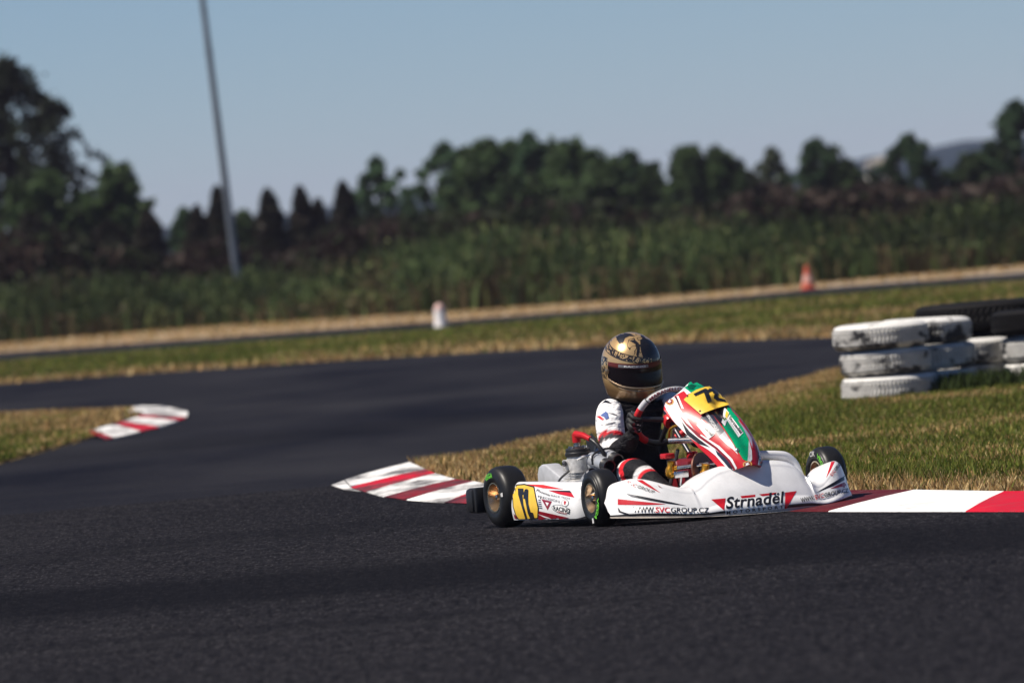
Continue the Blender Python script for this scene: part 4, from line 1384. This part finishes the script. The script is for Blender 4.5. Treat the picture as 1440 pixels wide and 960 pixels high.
# ------------------------------------------------------------------ seat, engine, controls
mb = MB()
def seat(u, v):
    a = (v - .5) * 2
    prof = [(.44, .075), (.30, .055), (.14, .06), (.03, .10), (-.02, .18), (-.05, .27), (-.065, .34)]
    k = u * (len(prof) - 1); i = min(int(k), len(prof) - 2); f = k - i
    x = prof[i][0] * (1 - f) + prof[i + 1][0] * f; z = prof[i][1] * (1 - f) + prof[i + 1][1] * f
    rise = np.interp(u, [0, .3, .55, .8, 1], [.10, .15, .24, .14, .03])
    fwd = np.interp(u, [0, .3, .6, 1], [0, .02, .15, .12])
    return Vector((x + fwd * abs(a) ** 3, .03 + .19 * math.sin(a * math.pi / 2) * (1 - .12 * u), z + rise * abs(a) ** 3))
mb.grid(seat, 30, 24, 'black_plastic')
mb.build('seat', kart, sharp=0)

ex, ey = .315, -.325
mb = MB()
mb.box((ex, ey, .135), (.15, .14, .13), 'cast', .02)
mb.box((ex, ey, .085), (.22, .12, .04), 'dark_steel', .006)
mb.lathe([(.0, .19), (.052, .19), (.055, .20), (.050, .22), (.055, .235), (.055, .285), (.052, .30)], (ex, ey, 0), (0, 0, 1), 'cast', 28)
mb.box((ex - .03, ey - .045, .262), (.055, .03, .052), 'cast', .008)
mb.lathe([(.012, 0), (.014, .01), (.006, .016), (0, .016)], (ex - .01, ey - .062, .272), (0, -1, 0), 'dark_steel', 10)
for k in range(3): mb.box((ex, ey, .205 + k * .012), (.118, .112, .004), 'cast', .001)
mb.lathe([(.03, 0), (.034, -.01), (.034, -.03), (.02, -.036), (0, -.036)], (ex - .02, ey - .07, .14), (0, -1, 0), 'cast', 20)
for k in range(4):
    a = k * math.pi / 2 + .5
    mb.lathe([(.006, .0), (.006, .012), (0, .012)], (ex + .045 * math.cos(a), ey + .045 * math.sin(a), .335), (0, 0, 1), 'steel', 8)
eng = mb.build('engine', kart)
mb = MB(); mb.lathe([(.0, .30), (.058, .30), (.06, .306), (.06, .316), (.056, .32), (.056, .332), (.05, .338), (.02, .345), (0, .345)], (ex, ey, 0), (0, 0, 1), 'black_plastic', 28); mb.build('cylinder_head', eng)
mb = MB(); mb.lathe([(.016, .343), (.016, .356), (.012, .358), (.012, .372), (0, .372)], (ex - .005, ey, 0), (0, 0, 1), 'steel', 12); mb.build('spark_plug', eng)
mb = MB()
mb.tube([(ex - .005, ey, .362), (ex - .005, ey, .402)], [.019, .020], 'red_part', 12)
mb.tube([(ex - .008, ey, .398), (ex + .05, ey + .01, .392), (ex + .10, ey + .02, .375)], [.019, .015, .012], 'red_part', 12)
mb.build('plug_cap', eng)
mb = MB(); mb.tube([(ex + .09, ey + .02, .378), (ex + .13, ey + .03, .355), (ex + .16, ey + .05, .31), (ex + .15, ey + .07, .25)], .010, 'black_plastic', 10, smooth=6); mb.build('ignition_lead', eng)
mb = MB(); mb.tube([(ex + .02, ey - .06, .24), (ex - .01, ey - .10, .20), (ex - .05, ey - .10, .15), (ex - .05, ey - .06, .10)], .005, 'black_plastic', 8, smooth=6)
mb.tube([(ex + .12, ey + .03, .30), (ex + .10, ey - .02, .30), (ex + .07, ey - .04, .29)], .006, 'steel', 8, smooth=4); mb.build('hose', eng)

# intake silencer: two silver tubes with open black mouths
mb = MB()
d_ = Vector((.95, .03, -.21)).normalized()
ax = Vector((.425, -.300, .280))
for off, L in ((Vector((0, 0, 0)), .15), (Vector((-.035, .062, .022)), .15)):
    a0 = ax + off
    mb.lathe([(0, -.03), (.026, -.03), (.032, -.02), (.032, L * .72)], a0, d_, 'airbox', 26)
    mb.lathe([(.032, L * .72), (.030, L * .74), (.030, L), (.024, L), (.022, L * .6), (0, L * .6)], a0, d_, 'black_plastic', 26)
mb.lathe([(.0, -.05), (.036, -.05), (.040, -.04), (.040, .03), (.034, .042), (0, .042)], ax + Vector((-.015, .03, -.03)), d_, 'airbox', 26)
mb.tube([ax + Vector((.05, -.034, -.02)), ax + Vector((.045, -.026, .022)), ax + Vector((.045, .03, .045)), ax + Vector((.05, .10, .045))], .005, 'black_plastic', 8, smooth=5)
mb.build('intake_silencer', kart)
mb = MB()
mb.lathe([(0, -.05), (.028, -.05), (.033, -.04), (.033, .05), (0, .055)], (.415, -.345, .175), (.8, .0, .5), 'airbox', 24)
mb.lathe([(.030, .05), (.030, .09), (.022, .10)], (.415, -.345, .175), (.8, .0, .5), 'dark_steel', 18)
mb.build('carburettor', kart)

# grey cover over chain and sprocket
mb = MB()
yg = -.375
poly = [(-.035, .08), (-.035, .225), (-.015, .258), (.02, .270), (.06, .268), (.10, .252), (.285, .180), (.30, .10), (.28, .08)]
mb.prism([(x, yg, z) for x, z in poly], (0, .075, 0), 'grey_plastic', .008)
mb.build('chain_guard', kart, sharp=30)

# pedals, brake, tank and the clutter ahead of the driver's legs
mb = MB(); mb.box((.86, -.02, .16), (.20, .16, .20), plain('red_fuel_tank', (.16, .01, .015), .35), .03); mb.lathe([(.024, .26), (.026, .262), (.026, .285), (.02, .288), (0, .288)], (.84, -.01, 0), (0, 0, 1), 'red_part', 18); mb.build('fuel_tank', kart)
mb = MB()
mb.lathe([(0, -.004), (.082, -.004), (.082, .004), (0, .004)], (1.03, -.06, .205), (.85, .5, .1), 'brake_disc', 40)
mb.lathe([(0, -.007), (.03, -.007), (.03, .007), (0, .007)], (1.03, -.06, .205), (.85, .5, .1), 'dark_steel', 20)
mb.build('brake_disc', kart)
for c_ in ((.97, -.185, .225), (1.09, -.075, .20)):
    mb = MB()
    c_ = Vector(c_)
    mb.lathe([(0, -.035), (.020, -.035), (.024, -.025), (.024, .0), (.017, .01), (.017, .03), (.021, .035), (0, .036)], c_, (.1, .1, 1), 'gold', 18)
    mb.box(c_ + Vector((.0, .01, -.03)), (.05, .045, .03), 'gold', .008)
    mb.build('brake_caliper', kart)
mb = MB(); mb.tube([(1.0, -.175, .225), (1.09, -.01, .235)], .010, 'steel', 12); mb.lathe([(0, -.006), (.013, -.006), (.013, .006), (0, .006)], (1.0, -.175, .225), (.5, .8, .05), 'gold', 12); mb.build('push_rod', kart)
mb = MB(); mb.box((.955, -.19, .282), (.06, .05, .024), 'red_part', .006); mb.build('reservoir_cap', kart)
mb = MB(); mb.tube([(.84, -.12, .345), (.92, -.02, .34)], .014, 'steel', 14); mb.tube([(.80, -.10, .35), (.85, -.11, .40), (.90, -.06, .42)], .006, 'gold', 8, smooth=5)
mb.tube([(.80, -.08, .36), (.86, -.09, .41), (.91, -.04, .44)], .005, 'steel', 8, smooth=5); mb.build('cable_bracket', kart)
mb = MB(); mb.tube([(.93, -.29, .09), (1.02, -.20, .12), (1.10, -.15, .13)], .008, 'blue_metal', 10); mb.box((1.03, -.2, .12), (.03, .03, .03), 'blue_metal', .006); mb.build('pedal_linkage', kart)
mb = MB(); mb.tube([(1.05, -.20, .06), (1.10, -.20, .20)], .007, 'steel', 8); mb.box((1.10, -.20, .20), (.012, .07, .03), 'steel', .004); mb.build('pedal', kart)
mb = MB(); mb.tube([(1.05, .20, .06), (1.10, .20, .20)], .007, 'steel', 8); mb.box((1.10, .20, .20), (.012, .07, .03), 'steel', .004); mb.build('pedal', kart)

# ================================================================== the driver
man = tag(empty('person', KO + KF * .12 + KL * .03, -PHI), 'kart driver in gold helmet and black and white racing suit, gripping the steering wheel', 'person')
MO = Vector((.12, .03, 0))
def skin(name, nodes, edges, root, lev=2):
    """one continuous tapered body grown from a joint skeleton: nodes = (x, y, z, radius across, radius deep)"""
    me = bpy.data.meshes.new('sk')
    me.from_pydata([tuple(Vector(n_[:3]) - MO) for n_ in nodes], edges, [])
    ob = bpy.data.objects.new('sk', me)
    COL.objects.link(ob)
    md = ob.modifiers.new('s', 'SKIN')
    md.use_smooth_shade = True
    md.branch_smoothing = .6
    for v, n_ in zip(me.skin_vertices[0].data, nodes):
        v.radius = (n_[3], n_[4] if len(n_) > 4 else n_[3])
        v.use_root = False
    me.skin_vertices[0].data[root].use_root = True
    sd = ob.modifiers.new('d', 'SUBSURF'); sd.levels = lev; sd.render_levels = lev
    bpy.context.view_layer.update()
    out = bpy.data.meshes.new_from_object(ob.evaluated_get(bpy.context.evaluated_depsgraph_get()))
    bpy.data.objects.remove(ob); bpy.data.meshes.remove(me)
    out.name = name
    return out

HC = Vector((.185, .040, .685))
nodes = [
    (.13, .03, .17, .135, .115),      # 0 pelvis
    (.13, .03, .29, .145, .12),       # 1 waist
    (.165, .035, .41, .165, .125),     # 2 chest
    (.175, .04, .495, .125, .085),    # 3 collar
    (.18, .04, .555, .056, .056),     # 4 neck
    (.19, .04, .64, .075, .08),       # 5 head
    (.195, .04, .72, .070, .075),     # 6 crown
    (.230, -.112, .503, .080, .078),  # 7 right shoulder
    (.318, -.160, .402, .076, .072),  # 8
    (.395, -.175, .296, .062, .060),  # 9 right elbow
    (.500, -.165, .335, .052, .050),  # 10
    (.575, -.165, .385, .036, .034),  # 11 right wrist
    (.225, .190, .505, .070, .066),   # 12 left shoulder
    (.310, .245, .405, .060, .058),
    (.390, .255, .320, .052, .050),   # 14 left elbow
    (.490, .205, .365, .044, .043),
    (.575, .155, .405, .036, .034),   # 16 left wrist
    (.22, -.085, .15, .092, .088),    # 17 right hip
    (.44, -.165, .185, .080, .078),
    (.640, -.205, .225, .066, .064),  # 19 right knee
    (.80, -.195, .155, .056, .056),
    (.95, -.175, .095, .040, .042),   # 21 right ankle
    (1.01, -.170, .085, .038, .04),
    (1.09, -.170, .125, .030, .04),   # 23 toe
    (.22, .145, .15, .092, .088),     # 24 left hip
    (.44, .215, .185, .080, .078),
    (.640, .235, .225, .066, .064),
    (.80, .215, .155, .056, .056),
    (.95, .185, .095, .040, .042),
    (1.01, .180, .085, .038, .04),
    (1.09, .180, .125, .030, .04)]
edges = [(0, 1), (1, 2), (2, 3), (3, 4), (4, 5), (5, 6), (2, 7), (7, 8), (8, 9), (9, 10), (10, 11), (2, 12), (12, 13), (13, 14), (14, 15), (15, 16),
         (0, 17), (17, 18), (18, 19), (19, 20), (20, 21), (21, 22), (22, 23), (0, 24), (24, 25), (25, 26), (26, 27), (27, 28), (28, 29), (29, 30)]
body = skin('body', nodes, edges, 0, 3)
V = np.zeros(len(body.vertices) * 3, np.float32)
body.vertices.foreach_get('co', V)
V = V.reshape(-1, 3) + np.array(MO)
def seg_t(a, b):
    a, b = np.array(a), np.array(b)
    t = ((V - a) @ (b - a)) / ((b - a) @ (b - a))
    d = np.linalg.norm(V - (a + np.clip(t, 0, 1)[:, None] * (b - a)), axis=1)
    return t, d
BLK, WHT, RED, GRY = np.array([.008, .0075, .010]), np.array([.76, .75, .76]), np.array([.55, .015, .025]), np.array([.06, .055, .06])
C = np.tile(BLK, (len(V), 1))
for sgn, ks in ((-1, (7, 9, 11)), (1, (12, 14, 16))):
    t, d = seg_t(nodes[ks[0]][:3], nodes[ks[1]][:3])
    side_ = (V[:, 1] - .04) * sgn
    arm = (d < .105) & (side_ > .10) & (V[:, 2] > .26)
    outer = side_ > .108
    up = arm & (t < 1.02) & (V[:, 0] < .46)
    white = (arm | ((side_ > .10) & (V[:, 2] > .47) & (V[:, 2] < .60))) & (t < .66) & outer
    C[white] = WHT
    C[up & (t > .66) & (t < .735)] = RED
    C[up & (t >= .735) & (t < .83)] = GRY
    C[up & (t >= .83) & (t < 1.0) & (V[:, 0] < .43)] = WHT
    t, d = seg_t(nodes[9][:3] if sgn < 0 else nodes[14][:3], nodes[11][:3] if sgn < 0 else nodes[16][:3])
    C[(d < .07) & (t > .2) & (side_ > .05) & ~white & ~up] = BLK
for kn in (19, 26):
    h_, k_ = nodes[kn - 2][:3], nodes[kn][:3]
    t, d = seg_t(nodes[kn - 1][:3], k_)
    leg = (d < .1) & (V[:, 2] < .32)
    C[leg & (t > .62) & (t < .78)] = WHT * .9
    C[leg & (t >= .78) & (t < 1.02)] = RED * 1.1
    t2, d2 = seg_t(k_, nodes[kn + 2][:3])
    C[(d2 < .075) & (t2 > .25) & (t2 < .34)] = WHT * .8
    C[(d2 < .075) & (t2 > .34) & (t2 < .40)] = RED
headm = V[:, 2] > .57
C[headm] = np.array([.45, .27, .19])
a_ = body.color_attributes.new('col', 'FLOAT_COLOR', 'POINT')
cc = np.ones((len(V), 4), np.float32); cc[:, :3] = C
a_.data.foreach_set('color', cc.ravel())
t = NT('racing_suit')
at_ = t.new('ShaderNodeAttribute', attribute_name='col')
o_ = t.objco()
fold = t.noise(t.scaled(o_, (1, 1, 2.2)), 16, 3, .5)
t.set(**{'Base Color': at_.outputs['Color'], 'Roughness': .7, 'Specular IOR Level': .2})
t.bump(fold, .8, .035)
M['suit'] = t.m
body.materials.clear(); body.materials.append(t.m)
body.polygons.foreach_set('use_smooth', [True] * len(body.polygons))
bo = link_mesh('body', body, man)
# printed marks on the sleeve and chest
bverts = [Vector(v) for v in V]
bbv = BVHTree.FromPolygons([tuple(v) for v in bverts], [list(p.vertices) for p in body.polygons])
def B_(pts, m, o=.0015, nm='sleeve_mark'):
    mk_ = MB()
    paint(mk_, bbv, pts, m, o, 2.0)
    mk_.v = [v - MO for v in mk_.v]
    mk_.build(nm, bo, recalc=False)
B_([(844.5, 584), (852, 578.5), (855.5, 581.5), (850, 586.5)], 'flag_blue', .0022)
B_([(849, 585.5), (855, 582.5), (856.5, 588), (852, 590)], 'flag_blue', .0022)
B_([(838.8, 585), (844, 584.8), (850, 589.5), (847, 591)], 'red', .0018)
B_([(846.5, 567), (851.5, 562.5), (856, 564), (860, 567.5), (855, 566.8), (851, 566)], 'black_decal')
B_([(855, 580.5), (862, 581), (867, 583), (869, 585), (862, 583)], 'grey_decal')
B_([(844, 597), (856, 595), (864, 593), (866, 593.5), (860, 596.5), (850, 598.5)], 'grey_decal')
mk_ = MB()
write(mk_, bbv, [(887, 577.5), (896, 577.5), (896, 581.5), (887, 583)], 'Sparco', 'sticker', shear=.3)
for v in range(len(mk_.v)): mk_.v[v] = mk_.v[v] - MO
mk_.build('chest_lettering', bo, recalc=False)

# ---- gloves gripping the rim
def glove(side):
    """side -1: right hand. palm on the driver's side of the rim, fingers wrapped round it, thumb along the inside"""
    a = R_(98) * side
    wr = Vector(nodes[11 if side < 0 else 16][:3])
    c0_ = rimp(a)
    rad = (c0_ - SC).normalized()
    tan = (su * -math.sin(a) + sl_ * math.cos(a)) * side * -1      # towards the top of the rim
    def ringp(k, ang, r):                                          # angle round the rim's tube, 0 outward, 90 to the driver
        cc_ = rimp(a + R_(k) * side * -1)
        rd = (cc_ - SC).normalized()
        return cc_ + (rd * math.cos(R_(ang)) + sn * math.sin(R_(ang))) * r
    nd = [tuple(wr) + (.033, .029)]
    ed = []
    palm = ringp(0, 70, .040)
    nd.append(tuple(wr.lerp(palm, .6)) + (.032, .024)); ed.append((0, 1))
    nd.append(tuple(palm) + (.028, .019)); ed.append((1, 2))
    for i, (k, ln) in enumerate(((13, .95), (4.5, 1.05), (-4, 1.0), (-12, .85))):
        b = len(nd)
        nd.append(tuple(ringp(k, 40, .036)) + (.0115, .0105)); ed.append((2, b))
        nd.append(tuple(ringp(k, -25, .031 * ln)) + (.0105, .0098)); ed.append((b, b + 1))
        nd.append(tuple(ringp(k, -95, .029)) + (.0098, .0092)); ed.append((b + 1, b + 2))
        nd.append(tuple(ringp(k, -150 * ln, .027)) + (.0085, .008)); ed.append((b + 2, b + 3))
    b = len(nd)
    nd.append(tuple(ringp(10, 105, .036)) + (.013, .012)); ed.append((1, b))
    nd.append(tuple(ringp(19, 140, .031)) + (.0115, .011)); ed.append((b, b + 1))
    nd.append(tuple(ringp(25, 175, .028)) + (.0095, .009)); ed.append((b + 1, b + 2))
    me = skin('glove', nd, ed, 0, 2)
    me.materials.clear(); me.materials.append(M['glove_black'])
    me.polygons.foreach_set('use_smooth', [True] * len(me.polygons))
    g = link_mesh('glove', me, man)
    vv = [Vector(v.co) + MO for v in me.vertices]
    bv = BVHTree.FromPolygons([tuple(v) for v in vv], [list(p.vertices) for p in me.polygons])
    return g, bv
for sd in (-1, 1):
    g, gbv = glove(sd)
    if sd < 0:
        gm = MB()
        paint(gm, gbv, [(889, 598), (892, 594), (894, 602), (898, 612), (893, 608)], 'darkred', .001, 2)
        for q in ((897, 597), (900, 598), (899, 604), (902, 607), (896, 592)):
            paint(gm, gbv, disc_px(q[0], q[1], 1.3, .9, 8), 'sticker', .0012, 2)
        for v in range(len(gm.v)): gm.v[v] = gm.v[v] - MO
        gm.build('glove_print', g, recalc=False)

# ---- helmet
def helmet_mat():
    t = NT('gold_helmet_paint')
    o = t.objco()
    xyz = t.new('ShaderNodeSeparateXYZ', inp={0: o})
    X, Y, Z = xyz.outputs
    w1 = t.new('ShaderNodeTexWave', wave_type='RINGS', rings_direction='SPHERICAL', inp={0: o, 'Scale': 14.0, 'Distortion': 14.0, 'Detail': 3.0, 'Detail Scale': 3.5})
    fil = t.math('GREATER_THAN', w1.outputs['Fac'], .62)
    vor = t.new('ShaderNodeTexVoronoi', feature='DISTANCE_TO_EDGE', inp={0: t.scaled(o, (1, 1, 1.3)), 'Scale': 26.0})
    cel = t.math('LESS_THAN', vor.outputs['Distance'], .07)
    ang = t.math('ARCTAN2', Y, X)
    aa = t.math('ABSOLUTE', ang)
    # ornament bands: one swept over the brow, one on the cheek behind the visor, a panel on the crown
    brow = t.math('ABSOLUTE', t.math('SUBTRACT', Z, t.math('MULTIPLY_ADD', aa, .022, .047)))
    band = t.math('LESS_THAN', brow, .012)
    edge = t.math('LESS_THAN', t.math('ABSOLUTE', t.math('SUBTRACT', brow, .014)), .0018)
    cheek = t.math('MULTIPLY', t.math('GREATER_THAN', aa, 1.62), t.math('LESS_THAN', t.math('ABSOLUTE', t.math('ADD', Z, .0)), .05))
    cheek = t.math('MULTIPLY', cheek, t.math('LESS_THAN', aa, 2.25))
    crown = t.math('MULTIPLY', t.math('LESS_THAN', t.math('ABSOLUTE', t.math('ADD', Y, .01)), .075), t.math('GREATER_THAN', Z, .078))
    chin = t.math('MULTIPLY', t.math('LESS_THAN', Z, -.10), t.math('LESS_THAN', t.math('ABSOLUTE', Y), .008))
    ink = t.math('MULTIPLY', band, t.math('MAXIMUM', cel, fil))
    ink = t.math('MAXIMUM', ink, edge)
    ink = t.math('MAXIMUM', ink, t.math('MULTIPLY', cheek, t.math('MAXIMUM', fil, cel)))
    w2 = t.new('ShaderNodeTexWave', wave_type='RINGS', rings_direction='SPHERICAL', inp={0: o, 'Scale': 9.0, 'Distortion': 9.0, 'Detail': 1.0, 'Detail Scale': 2.2})
    scroll = t.math('LESS_THAN', t.math('ABSOLUTE', t.math('SUBTRACT', w2.outputs['Fac'], .5)), .13)
    ink = t.math('MAXIMUM', ink, t.math('MULTIPLY', crown, scroll))
    ink = t.math('MAXIMUM', ink, chin)
    seam = t.math('MULTIPLY', t.math('LESS_THAN', t.math('ABSOLUTE', t.math('SUBTRACT', aa, 2.32)), .02), t.math('GREATER_THAN', Z, -.05))
    ink = t.math('MAXIMUM', ink, seam)
    gold = t.mix(t.noise(o, 14, 4), (.78, .54, .27, 1), (.52, .31, .12, 1))
    gold = t.mix(t.math('MULTIPLY', t.math('GREATER_THAN', aa, 2.32), .8), gold, (.75, .58, .40, 1))
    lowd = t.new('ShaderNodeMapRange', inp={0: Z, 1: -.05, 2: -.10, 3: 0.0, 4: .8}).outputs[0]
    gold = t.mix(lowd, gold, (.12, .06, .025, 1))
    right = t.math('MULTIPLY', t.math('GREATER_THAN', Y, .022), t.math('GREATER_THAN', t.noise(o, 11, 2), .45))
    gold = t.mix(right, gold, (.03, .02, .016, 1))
    t.set(**{'Base Color': t.mix(ink, gold, (.012, .009, .007, 1)), 'Metallic': t.math('MULTIPLY_ADD', ink, -.45, .55), 'Roughness': .28, 'Coat Weight': .6, 'Coat Roughness': .06})
    return t.m
M['helmet'] = helmet_mat()
hp = R_(13)
def hshape(az, z, off=0.0):
    if z >= 0:
        s = max(0.0, 1 - (z / .152) ** 2.25) ** .5
        f, b, wd = .140 * s, .142 * s, .129 * s
    else:
        t_ = -z / .15
        f = .140 + .020 * math.sin(min(1, t_ / .85) * math.pi * .62)
        b = .142 - .060 * t_ ** 2
        wd = .129 - .026 * t_ ** 2
        if t_ > .86:
            q = (t_ - .86) / .14
            k = 1 - .22 * q * q
            f *= k; b *= k; wd *= k
    f += off; b += off; wd += off
    c, s_ = math.cos(az), math.sin(az)
    ex_ = f if c > 0 else b
    p = 2.15
    r = (abs(c / max(ex_, 1e-5)) ** p + abs(s_ / max(wd, 1e-5)) ** p) ** (-1 / p)
    return Vector((r * c, r * s_, z))
hm = MB()
def hgrid(u, v):
    ph = v * 1.0
    z = -.15 + .302 * (1 - (1 - ph) ** 1.0)
    z = min(.1518, .152 * math.sin(-math.pi / 2 * .987 + (math.pi * .987) * ph * .5 + math.pi * .4935 * ph)) if False else z
    return hshape(2 * math.pi * u, z)
zl = [-.15, -.147, -.14, -.13] + list(np.linspace(-.115, .10, 26)) + [.11, .12, .128, .135, .141, .146, .149, .151, .1519]
n = 72
vs = [hshape(2 * math.pi * k / n, z) for z in zl for k in range(n)]
fs = [[i * n + k, i * n + (k + 1) % n, (i + 1) * n + (k + 1) % n, (i + 1) * n + k] for i in range(len(zl) - 1) for k in range(n)]
fs.append([(len(zl) - 1) * n + k for k in range(n)])
hm.add(vs, fs, 'helmet')
hm.lathe([(.105, -.149), (.095, -.152), (.085, -.14)], (0, 0, 0), (0, 0, 1), 'black_plastic', 40)
helmet = hm.build('helmet', man, sharp=0)
helmet.location = HC - MO
helmet.rotation_euler = (R_(3), hp, R_(9))
t = NT('dark_mirror_visor')
xyz = t.new('ShaderNodeSeparateXYZ', inp={0: t.objco()})
g_ = t.new('ShaderNodeMapRange', inp={0: xyz.outputs[2], 1: .014, 2: .024, 3: 0.0, 4: 1.0}).outputs[0]
t.set(**{'Base Color': t.mix(g_, (.008, .006, .008, 1), (.10, .022, .022, 1)), 'Roughness': .2, 'Metallic': 0.0, 'Specular IOR Level': .2, 'Coat Weight': .05, 'Coat Roughness': .05})
M['visor'] = t.m
vb = MB()
def vis(u, v):
    az = R_(-88 + 176 * u)
    k = (abs(az) / R_(88)) ** 3
    lo, hi = -.068 + .028 * k, .040 - .004 * k
    return hshape(az, lo + (hi - lo) * v, .0045)
vb.grid(vis, 60, 16, 'visor')
vg = vb.build('visor', helmet, sharp=0)
vt = MB()
vt.tube([hshape(R_(a), -.070 + .028 * (abs(a) / 88) ** 3, .005) for a in range(-86, 87, 4)], .0035, 'rim_gold', 8)
vt.tube([hshape(R_(a), -.083 + .028 * (abs(a) / 88) ** 3, .003) for a in range(-60, 61, 4)], .0022, 'rim_gold', 8)
vt.lathe([(0, .012), (.012, .01), (.014, 0)], hshape(R_(-89), -.008, .0), (0, -1, 0), 'rim_gold', 16)
vt.lathe([(0, .012), (.012, .01), (.014, 0)], hshape(R_(89), -.008, .0), (0, 1, 0), 'rim_gold', 16)
vt.build('visor_trim', helmet)
st = MB()
def strip(u, v):
    return hshape(R_(-60 + 58 * u), .021 + .013 * v, .0062)
st.grid(strip, 20, 3, 'grey_decal')
vs, fs = text2d('RACING', bold=.02)
st.add([hshape(R_(-48 + 40 * u), .024 + .008 * v, .0072) for u, v in vs], fs, 'sticker')
st.build('visor_strip', helmet, recalc=False)
# black strokes painted over the brow and crown
HM_ = Matrix.Translation(HC) @ Matrix.Rotation(R_(9), 4, 'Z') @ Matrix.Rotation(hp, 4, 'Y') @ Matrix.Rotation(R_(3), 4, 'X')
hbv = BVHTree.FromPolygons([tuple(HM_ @ v) for v in hm.v], hm.f)
HI = HM_.inverted()
for nm, pts, mt in (('helmet_graphic', [(885, 479), (892.5, 477.6), (898, 482.5), (899.6, 490), (897.2, 502), (894.6, 499), (895.8, 489), (893.6, 484), (889.6, 481.5)], 'black_decal'),
                    ('helmet_graphic', [(900, 478), (906, 475), (915, 479), (923, 488), (927.5, 502), (920, 505), (911, 502.5), (904, 502), (901, 492)], 'black_decal'),
                    ('helmet_graphic', [(861.5, 472), (869, 469), (879, 468.3), (887, 469.5), (893, 473), (885, 472.5), (879, 475.5), (876, 482), (871, 483), (867.5, 477.5), (866.5, 474)], 'black_decal')):
    g_m = MB()
    paint(g_m, hbv, pts, mt, .0012, 2)
    g_m.v = [HI @ v for v in g_m.v]
    g_m.build(nm, helmet, recalc=False)
# small air intakes on the crown
ai = MB()
for y_ in (-.022, .022):
    p = Vector((.088, y_, .112))
    ai.lathe([(0, .007), (.010, .006), (.013, 0), (.012, -.004)], p, (.5, y_ * 4, .85), 'black_plastic', 16)
ai.build('air_vent', helmet)
cl = MB()
cl.lathe([(.062, .505), (.075, .515), (.074, .545), (.066, .565), (.06, .562)], Vector((.18, .04, 0)) - MO, (0, 0, 1), 'glove_black', 28)
cl.build('neck_collar', man)
